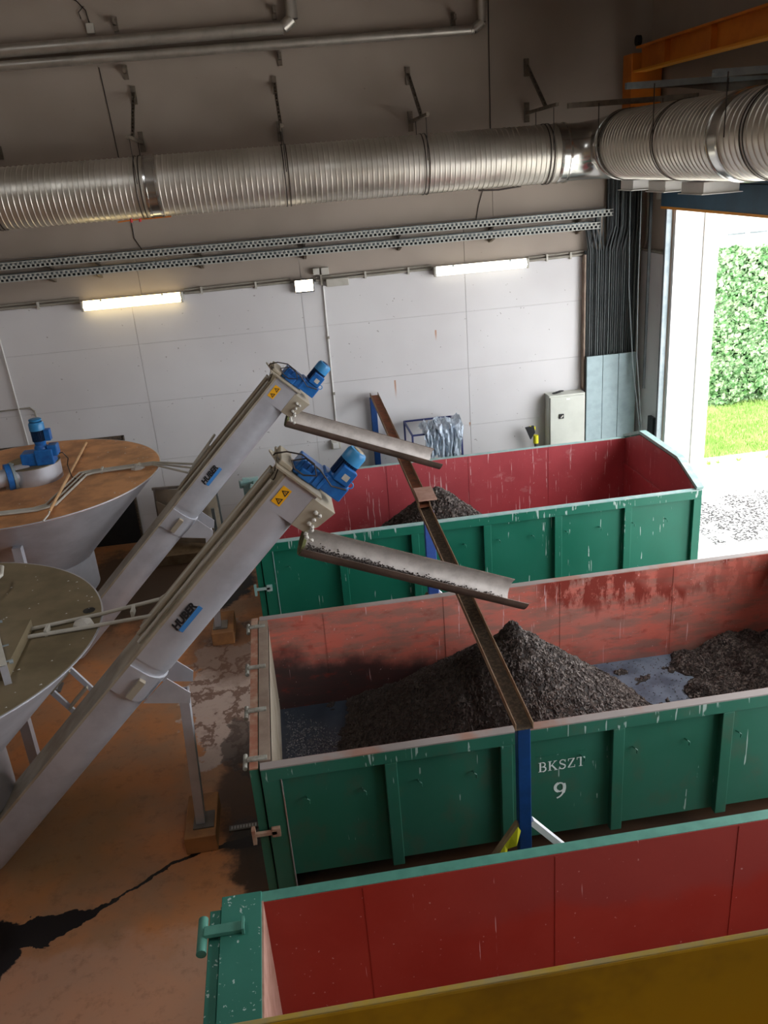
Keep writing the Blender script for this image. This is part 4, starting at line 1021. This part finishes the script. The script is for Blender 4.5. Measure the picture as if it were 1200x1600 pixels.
MB().prism([(.35, 13.97, 3.92), (.66, 13.97, 3.92), (.66, 13.93, 4.13), (.35, 13.93, 4.13)], (0, .08, 0)).build('housing', 'black', fl, bevel=.005)
MB().prism([(.365, 13.967, 3.94), (.645, 13.967, 3.94), (.645, 13.932, 4.115), (.365, 13.932, 4.115)], (0, -.006, 0)).build('glass', 'lamp_flood', fl)
MB().bar((.505, 14.02, 4.02), (.505, 14.08, 4.02), .10, .05).build('wall_mount', 'black', fl)
# conduit along the wall with boxes
cn = thing('wall_conduit', 'grey conduit running level along the back wall between the lamps', 'conduit', (0, 14.05, 4.07))
for x0, x1 in ((-9, -2.97), (-1.37, .30), (.70, 2.58), (4.19, 5.16)):
    MB().cyl((x0, 14.055, 4.075), (x1, 14.055, 4.095), .022, 10).build('pipe', 'conduit', cn, smooth=True)
    MB().cyl((x0, 14.06, 4.125), (x1, 14.06, 4.145), .014, 8).build('pipe', 'conduit', cn, smooth=True)
for x in (-8, -6.6, -5, -3.6, -1.1, -.25, 1.5, 2.2, 4.5, 4.9): MB().box(x-.015, x+.015, 14.02, 14.08, 4.04, 4.15).build('saddle_clip', 'plastic_grey', cn)
jb = thing('junction_box', 'pair of small grey junction boxes above the flood lamp', 'junction box', (.8, 14.04, 4.2))
MB().box(.67, .77, 14.0, 14.08, 4.17, 4.27).build('box', 'plastic_grey', jb, bevel=.006); MB().box(.80, .92, 14.0, 14.08, 4.16, 4.27).build('box', 'plastic_grey', jb, bevel=.006)
MB().bar((.79, 14.03, 4.17), (.79, 14.03, 4.0), .03, .03).build('stub', 'conduit', jb)
tag(MB().box(.86, 1.22, 13.98, 14.08, 3.97, 4.09).build('ballast_box', 'plastic_grey', bevel=.008), 'long grey ballast box right of the flood lamp', 'box')
vc = thing('vertical_conduit', 'thin white conduit dropping from the flood lamp to a socket', 'conduit', (.8, 14.05, 1.3))
MB().cyl((.81, 14.06, 4.0), (.80, 14.06, 1.42), .014, 8).build('pipe', 'white_conduit', vc, smooth=True)
MB().box(.79, .83, 14.03, 14.08, 3.14, 3.18).build('clip', 'conduit', vc); MB().box(.79, .83, 14.03, 14.08, 2.2, 2.24).build('clip', 'conduit', vc)
MB().box(.68, .84, 14.0, 14.08, 1.26, 1.42).build('socket', 'plastic_grey', vc, bevel=.008)
MB().box(.70, .80, 13.96, 14.0, 1.28, 1.38).build('socket_cover', 'white_conduit', vc, bevel=.006)
vl = thing('vertical_conduit', 'thin pale conduit running down the wall at the left edge', 'conduit', (-4.27, 14.05, 1.9))
MB().cyl((-4.30, 14.05, 4.05), (-4.22, 14.05, 1.3), .014, 8).build('pipe', 'white_conduit', vl, smooth=True)
MB().tube([(-5.3, 14.05, 2.50), (-4.08, 14.05, 2.52), (-4.02, 14.05, 2.46), (-4.0, 14.05, 1.5)], .012, 8).build('pipe', 'conduit', vl, smooth=True)
# cable trays with perforated sides
def tray(z, x1, label):
    t = thing('cable_tray', label, 'cable tray', (-1, 13.95, z))
    x0 = -7.5; yf = 13.86
    m_ = MB().box(x0, x1, yf, yf+.004, z+.040, z+.052).box(x0, x1, yf, yf+.004, z-.004, z+.006).box(x0, x1, yf, yf+.004, z-.052, z-.040)
    k = 0; x = x0
    while x < x1-.03:
        m_.box(x, x+.030, yf, yf+.004, z+.006, z+.040); m_.box(x+.035, x+.065, yf, yf+.004, z-.040, z-.004); x += .07
    m_.build('perforated_side', 'tray_steel', t, kind='stuff')
    MB().box(x0, x1, yf+.004, 14.06, z-.052, z-.046).build('tray_base', 'galv', t)
    m_ = MB()
    for q in range(5): m_.cyl((x0, yf+.05+.03*q, z-.03), (x1, yf+.05+.03*q, z-.03), .013, 6)
    m_.build('tray_cables', 'cable', t)
    MB().box(x0, x1, 14.055, 14.062, z-.052, z+.052).build('back_side', 'galv', t)
    for x in (-6.2, -4.6, -3.3, -2.6, -1.05, .55, 2.05, 3.55, 5.0):
        if x < x1-.1: MB().prism([(x, 13.84, z-.055), (x, 14.1, z-.055), (x, 14.1, z-.13), (x, 13.90, z-.075)], (.04, 0, 0)).build('bracket', 'bracket', t)
tray(4.725, 5.54, 'upper perforated steel cable tray along the back wall')
tray(4.545, 5.33, 'lower perforated steel cable tray along the back wall')
# cable riser in the corner
cr = thing('cable_riser', 'dense bundle of dark vertical cables in the wall corner', 'cables', (5.6, 13.95, 2.4))
NCB = 40
for k in range(NCB):
    f = k/(NCB-1); xb = 5.15+f*.86; xt = 5.30+f*.72 if k % 3 else 5.42+f*.60
    ys = 13.98-.05*((k*7) % 5)/4; r_ = .009+.009*((k*5) % 4)/3
    ztop = 4.52 if k < 8 else 4.68 if k < 14 else 5.75
    zb = 4.10+.08*((k*3) % 4)/3
    pts = [(xb, ys, 2.40), (xb, ys, zb), (xb-.5*(xb-xt)*1.4 if k < 20 else xt-.02, ys, zb+.22), (xt-(.20 if k < 14 else .0), ys, zb+.34), (xt-(.20 if k < 14 else 0), ys, ztop)]
    MB().tube([pts[0], pts[1], pts[3], pts[4]], r_, 6).build('cable', 'cable_grey' if k % 4 == 1 else 'cable', cr, smooth=True)
MB().box(5.13, 6.02, 14.0, 14.06, 2.40, 4.15).build('backing_board', 'cable', cr)
MB().box(5.50, 6.02, 14.0, 14.06, 4.15, 5.75).build('backing_board', 'cable', cr)
MB().box(5.11, 5.135, 13.95, 14.08, 1.85, 4.10).build('side_strip', 'rail_taupe', cr)
for k, (a_, b_) in enumerate(((5.14, 5.42), (5.425, 5.70), (5.705, 6.02))):
    s = MB().box(a_, b_, 13.86, 13.90, .0, 2.43).build('cover_sheet', 'galv_sheet', cr, bevel=.004)
hc = thing('hanging_cables', 'pair of thin pale cables hanging in front of the cable bundle', 'cables', (5.75, 13.3, 3))
MB().tube([(5.66, 13.5, 5.1), (5.68, 13.48, 3.6), (5.78, 13.45, 2.3), (5.93, 13.42, 1.2), (5.95, 13.42, .02)], .009, 6).build('cable', 'cable_grey', hc)
MB().tube([(5.80, 13.4, 5.1), (5.80, 13.4, 3.6), (5.82, 13.4, 2.5), (5.94, 13.4, 1.3), (5.95, 13.4, .02)], .009, 6).build('cable', 'cable_grey', hc)
MB().box(5.95, 5.99, 13.4, 13.43, 1.9, 5.1).build('ribbed_cable', 'cable', hc)
tag(MB().box(6.06, 6.13, 13.22, 13.42, 1.06, 1.42).build('control_box', 'black', bevel=.01), 'small black control box beside the lane doorway', 'box')
rw = thing('corner_conduit', 'grey conduit on the short wall beside the doorway', 'conduit', (6.15, 13.8, 4.1))
MB().tube([(6.14, 13.92, 5.3), (6.14, 13.90, 4.25), (6.13, 13.98, 4.12)], .018, 8).build('pipe', 'conduit', rw, smooth=True)
MB().cyl((6.13, 14.05, 4.10), (6.13, 13.2, 4.10), .02, 8).build('pipe', 'conduit', rw, smooth=True)

# ================================================================== PIPES HIGH ON THE WALL
def clad_pipe(label, pts, r, seam=1.15, x_first=-3.0):
    t = thing('clad_pipe', label, 'pipe', pts[0])
    for i in range(len(pts)-1):
        a_, b_ = Vector(pts[i]), Vector(pts[i+1]); L = (b_-a_).length; d = (b_-a_)/L; s_ = 0
        while s_ < L-.02:
            e = min(L, s_+seam)
            MB().lathe([(s_, r), (e-.012, r), (e-.010, r+.006), (e, r+.006)], a_, d, 20).build('pipe_section', 'pipe_clad', t, smooth=True)
            s_ = e
    return t
r1 = .085
clad_pipe('upper clad pipe high on the wall, turning up above the duct', [(-7, 13.98, 7.50), (.60, 13.98, 7.62), (.74, 13.98, 7.72), (.78, 13.98, 9.5)], .085)
clad_pipe('lower clad pipe high on the wall, turning up farther right', [(-7, 13.98, 7.34), (3.38, 13.98, 7.44), (3.51, 13.98, 7.53), (3.50, 13.98, 9.5)], .065)
for x, z, lb in ((-1.73, 7.81, 'small pipe clamp above the upper clad pipe at the left'), (.50, 7.83, 'small pipe clamp above the upper clad pipe near its bend'), (3.10, 7.60, 'small pipe clamp above the lower clad pipe near its bend'), (-1.70, 7.20, 'small pipe clamp below the lower clad pipe at the left'), (.51, 7.24, 'small pipe clamp below the lower clad pipe above the second strut'), (-3.66, 6.28, 'small clamp on the wall at the far left above the duct')):
    t = thing('pipe_clamp', lb, 'clamp', (x, 14.05, z))
    MB().box(x-.03, x+.03, 14.06, 14.10, z-.09, z+.09).build('plate', 'bracket', t)
    MB().box(x-.02, x+.02, 13.93, 14.06, z-.02, z+.05).build('arm', 'bracket', t)
jt = thing('junction_box', 'small grey junction box on the upper wall at the top left', 'junction box', (-2.07, 14.05, 7.78))
MB().box(-2.13, -2.03, 14.03, 14.10, 7.71, 7.84).build('box', 'plastic_grey', jt, bevel=.006)
MB().tube([(-2.08, 14.08, 7.84), (-2.10, 14.08, 8.0), (-2.2, 14.08, 8.12), (-2.55, 14.08, 8.3)], .008, 6).build('wire', 'wire', jt)
MB().tube([(-2.12, 14.08, 8.05), (-2.2, 14.07, 7.98), (-2.18, 14.07, 7.9)], .007, 6).build('wire', 'wire', jt)
for pts, lb in (([(-2.06, 14.09, 7.29), (-2.03, 14.09, 6.7), (-2.01, 14.09, 6.1), (-1.99, 14.09, 5.2), (-1.99, 14.09, 4.95), (-1.90, 14.09, 4.76)], 'thin brown wire running down the upper wall at the left'), ([(3.65, 14.09, 8.6), (3.63, 14.09, 7.2), (3.62, 14.09, 6.0)], 'thin dark rod running down the upper wall above the duct')):
    tag(MB().tube(pts, .007, 6).build('wall_wire', 'wire'), lb, 'wire')
tag(MB().tube([(3.35, 14.09, 4.78), (3.40, 14.09, 5.0), (3.52, 14.09, 5.35)], .006, 6).build('wall_wire', 'wire'), 'short slanting wire on the wall just above the cable trays', 'wire')

# ================================================================== DUCT
DZ, DY, DR = 5.667, 13.2, .40
du = thing('ventilation_duct', 'large ribbed spiral steel duct along the wall, bending over the doorway', 'duct', (0, DY, DZ))
def ribbed(a, d, L, r, name='duct_section', pitch=.074):
    prof = [(0, r)]; s_ = pitch/2
    while s_ < L-.03:
        prof += [(s_-.012, r), (s_-.005, r+.008), (s_+.005, r+.008), (s_+.012, r)]; s_ += pitch
    prof.append((L, r))
    return MB().lathe(prof, a, d, 72).build(name, 'duct', du, smooth=True)
def collar(a, d, L, r):
    return MB().lathe([(0, r), (.0, r+.016), (.03, r+.020), (.035, r+.008), (L-.035, r+.008), (L-.03, r+.020), (L, r+.016), (L, r)], a, d, 72).build('duct_collar', 'collar', du, smooth=True)
def band(a, d, r, w=.03):
    m_ = MB(); 
    for off in (-.028, .028):
        m_.lathe([(off-w/4, r+.011), (off-w/4, r+.018), (off+w/4, r+.018), (off+w/4, r+.011)], a, d, 64)
    return m_.build('hanger_band', 'band', du)
ribbed((-6.0, DY, DZ), (1, 0, 0), 4.46, DR); collar((-1.56, DY, DZ), (1, 0, 0), .18, DR)
ribbed((-1.40, DY, DZ), (1, 0, 0), 5.74, DR); collar((4.34, DY, DZ), (1, 0, 0), .16, DR)
for x in (-5.5, -3.6, -1.64, .39, 2.38, 4.20): band((x, DY, DZ), (1, 0, 0), DR)
# smooth elbow
el = [Vector((4.48, DY, DZ)), Vector((4.72, DY, DZ)), Vector((4.98, DY-.10, DZ+.01)), Vector((5.16, DY-.32, DZ+.03)), Vector((5.20, 12.52, DZ+.05))]
MB().tube(el, .4, 72, False, [.40, .395, .41, .44, .45]).build('duct_elbow', 'collar', du, smooth=True)
collar((5.20, 12.66, DZ+.05), (0, -1, 0), .16, .45)
ribbed((5.20, 12.50, DZ+.05), (0, -1, 0), 3.14, .45, pitch=.098); collar((5.20, 9.38, DZ+.05), (0, -1, 0), .26, .45)
d2 = Vector((.07, -1, .03)).normalized()
ribbed((5.20, 9.20, DZ+.05), d2, 2.6, .45, pitch=.098)
for y in (12.45, 10.72): band((5.20, y, DZ+.05), (0, 1, 0), .45)
band(Vector((5.20, 9.14, DZ+.05))+d2*.42, d2, .45)
# wall brackets with hanging rods
for i, (x, lb) in enumerate(((-1.64, 'first slotted wall bracket from the left above the duct'), (.39, 'second slotted wall bracket from the left above the duct'), (2.38, 'third wall bracket from the left above the duct'), (4.20, 'fourth wall bracket from the left, beside the orange crane rail'))):
    t = thing('duct_bracket', lb, 'bracket', (x, 14.0, 6.3))
    MB().box(x-.035, x+.035, 14.06, 14.10, 6.78, 7.02).build('upper_plate', 'bracket', t)
    MB().box(x-.035, x+.035, 14.06, 14.10, 6.14, 6.42).build('lower_plate', 'bracket', t)
    MB().bar((x, 14.08, 6.27), (x, 12.62, 6.30), .045, .045).build('arm', 'bracket', t)
    m_ = MB(); A, B = Vector((x, 14.05, 6.92)), Vector((x, 13.15, 6.31)); d = B-A
    m_.bar(A+Vector((.018, 0, 0)), B+Vector((.018, 0, 0)), .008, .04); m_.bar(A-Vector((.018, 0, 0)), B-Vector((.018, 0, 0)), .008, .04)
    for k in range(13): m_.bar(A+d*((k)/12-.012 if k else 0), A+d*(k/12+.018 if k < 12 else 1), .04, .035)
    m_.build('slotted_strut', 'bracket', t)
    for yy in (12.78, 13.62): MB().cyl((x, yy, 6.27), (x, yy, DZ+(.05 if yy < 13 else .0)), .006, 6).build('hanger_rod', 'wire', t)
for i, (y, x0, z, lb) in enumerate(((12.5, 4.31, 6.27, 'farthest steel arm carrying the duct off the side wall'), (10.72, 4.40, 6.36, 'middle steel arm carrying the duct off the side wall'), (9.0, 4.60, 6.32, 'nearest steel arm carrying the duct off the side wall'))):
    t = thing('duct_bracket', lb, 'bracket', (5.3, y, z))
    MB().box(x0, 6.18, y-.03, y+.03, z-.04, z).box(x0, 6.18, y-.03, y-.024, z, z+.03).box(x0, 6.18, y+.024, y+.03, z, z+.03).build('channel', 'galv' if i else 'bracket', t)
    if i: MB().prism([(x0+.1, y+.03, z-.04), (6.18, y+.03, z-.04), (6.18, y+.03, z-.22), (x0+.7, y+.03, z-.06)], (0, .012, 0)).build('web_plate', 'steel_dark', t)
    for xx in (4.74, 5.66): MB().cyl((xx, y-.03, z), (xx, y-.03, DZ+.05), .007, 6).build('hanger_rod', 'wire', t)
# white boxes under the duct
for k, (ya, yb, xa, xb) in enumerate(((12.55, 13.0, 5.30, 5.72), (11.45, 11.98, 5.28, 5.75), (10.32, 10.90, 5.24, 5.70))):
    t = thing('luminaire_box', ('farthest', 'middle', 'nearest')[k]+' of three white boxes hanging under the duct by the door', 'box', ((xa+xb)/2, (ya+yb)/2, 5.15))
    MB().box(xa, xb, ya, yb, 5.10, 5.235).build('body', 'white_conduit', t, bevel=.006)
    MB().box(xa-.03, xb+.03, ya-.03, yb+.03, 5.09, 5.10).build('bottom_plate', 'white_conduit', t)
m_ = MB()
for k in range(3): m_.tube([(5.72, 10.40+.05*k, 5.20), (5.80, 10.42+.05*k, 5.23), (5.90, 10.38+.06*k, 5.21)], .012, 6)
M['redcable'] = simple('red cable', (200, 40, 48), rough=.5)
tag(m_.build('red_cable', 'redcable'), 'short red cables between the nearest white box and the door', 'cable')
m_ = MB()
for x in (-1.86, -1.74): m_.cyl((x, 13.2, DZ-DR-.05), (x, 13.2, DZ-DR+.0), .018, 8)
tag(m_.build('red_tag', 'redcable'), 'two small red tags under the duct below the left bracket', 'tag')
tag(MB().tube([(-2.05, 13.2, DZ-DR-.03), (-1.8, 13.2, DZ-DR-.018), (-1.3, 13.2, DZ-DR-.015)], .01, 6).build('slack_cable', 'orange'), 'thin orange cable along the underside of the duct', 'cable')
tag(MB().tube([(3.20, 13.25, DZ-DR-.02), (3.5, 13.25, DZ-DR-.035), (3.85, 13.25, DZ-DR-.012)], .014, 6).build('slack_cable', 'wire'), 'dark strap sagging under the duct right of its middle', 'strap')

# ================================================================== CRANE RAIL
ck = thing('crane_runway', 'orange crane runway beam high on the side wall', 'crane beam', (5.8, 8, 6.7))
CX = 5.80
MB().box(CX-.01, CX+.01, -2.5, 13.55, 6.72, 7.00).build('web', 'orange', ck)
MB().box(CX-.10, CX+.10, -2.5, 13.62, 6.69, 6.72).build('bottom_flange', 'orange_l', ck)
MB().box(CX-.10, CX+.10, -2.5, 13.55, 7.00, 7.03).build('top_flange', 'orange', ck)
for y in (12.6, 11.3, 10.0, 8.7): MB().box(CX-.09, CX-.01, y-.006, y+.006, 6.72, 7.0).build('stiffener', 'orange', ck)
MB().box(CX-.13, CX+.35, 13.62, 13.95, 6.2, 6.95).build('end_bracket', 'orange', ck, bevel=.01)
MB().lathe([(0, .07), (.06, .07)], (CX-.12, 13.5, 7.10), (1, 0, 0), 20, True).build('end_stop', 'black', ck)
for y in (7.5, 3.5): MB().box(CX+.1, 6.18, y-.06, y+.06, 6.5, 6.69).build('corbel', 'orange', ck)

# ================================================================== NEAR YELLOW BEAM
yb = thing('yellow_beam', 'out-of-focus yellow painted beam edge across the bottom foreground', 'beam', (1.2, 1.3, 4.0))
MB().box(-.9, 3.6, 1.285, 1.30, 3.72, 4.105).build('web', 'yellow', yb, bevel=.012)
MB().box(-.9, 3.6, 1.288, 1.302, 4.101, 4.107).build('highlight_edge', 'yellow_highlight', yb, bevel=.004)  # thin strip that paints the lit top edge onto the beam
MB().box(-.9, 3.6, 1.10, 1.30, 3.70, 3.72).build('bottom_flange', 'yellow', yb)
# floor gully beside the plinth
gl = thing('floor_gully', 'narrow slotted floor channel beside the nearer plinth', 'drain', (-.8, 6.58, 0))
MB().box(-1.02, -.66, 6.55, 6.62, 0, .008).build('frame', 'steel_dark', gl)
m_ = MB()
for k in range(12): m_.box(-1.0+k*.028, -.985+k*.028, 6.565, 6.605, .008, .012)
m_.build('grate_bars', 'chain', gl)
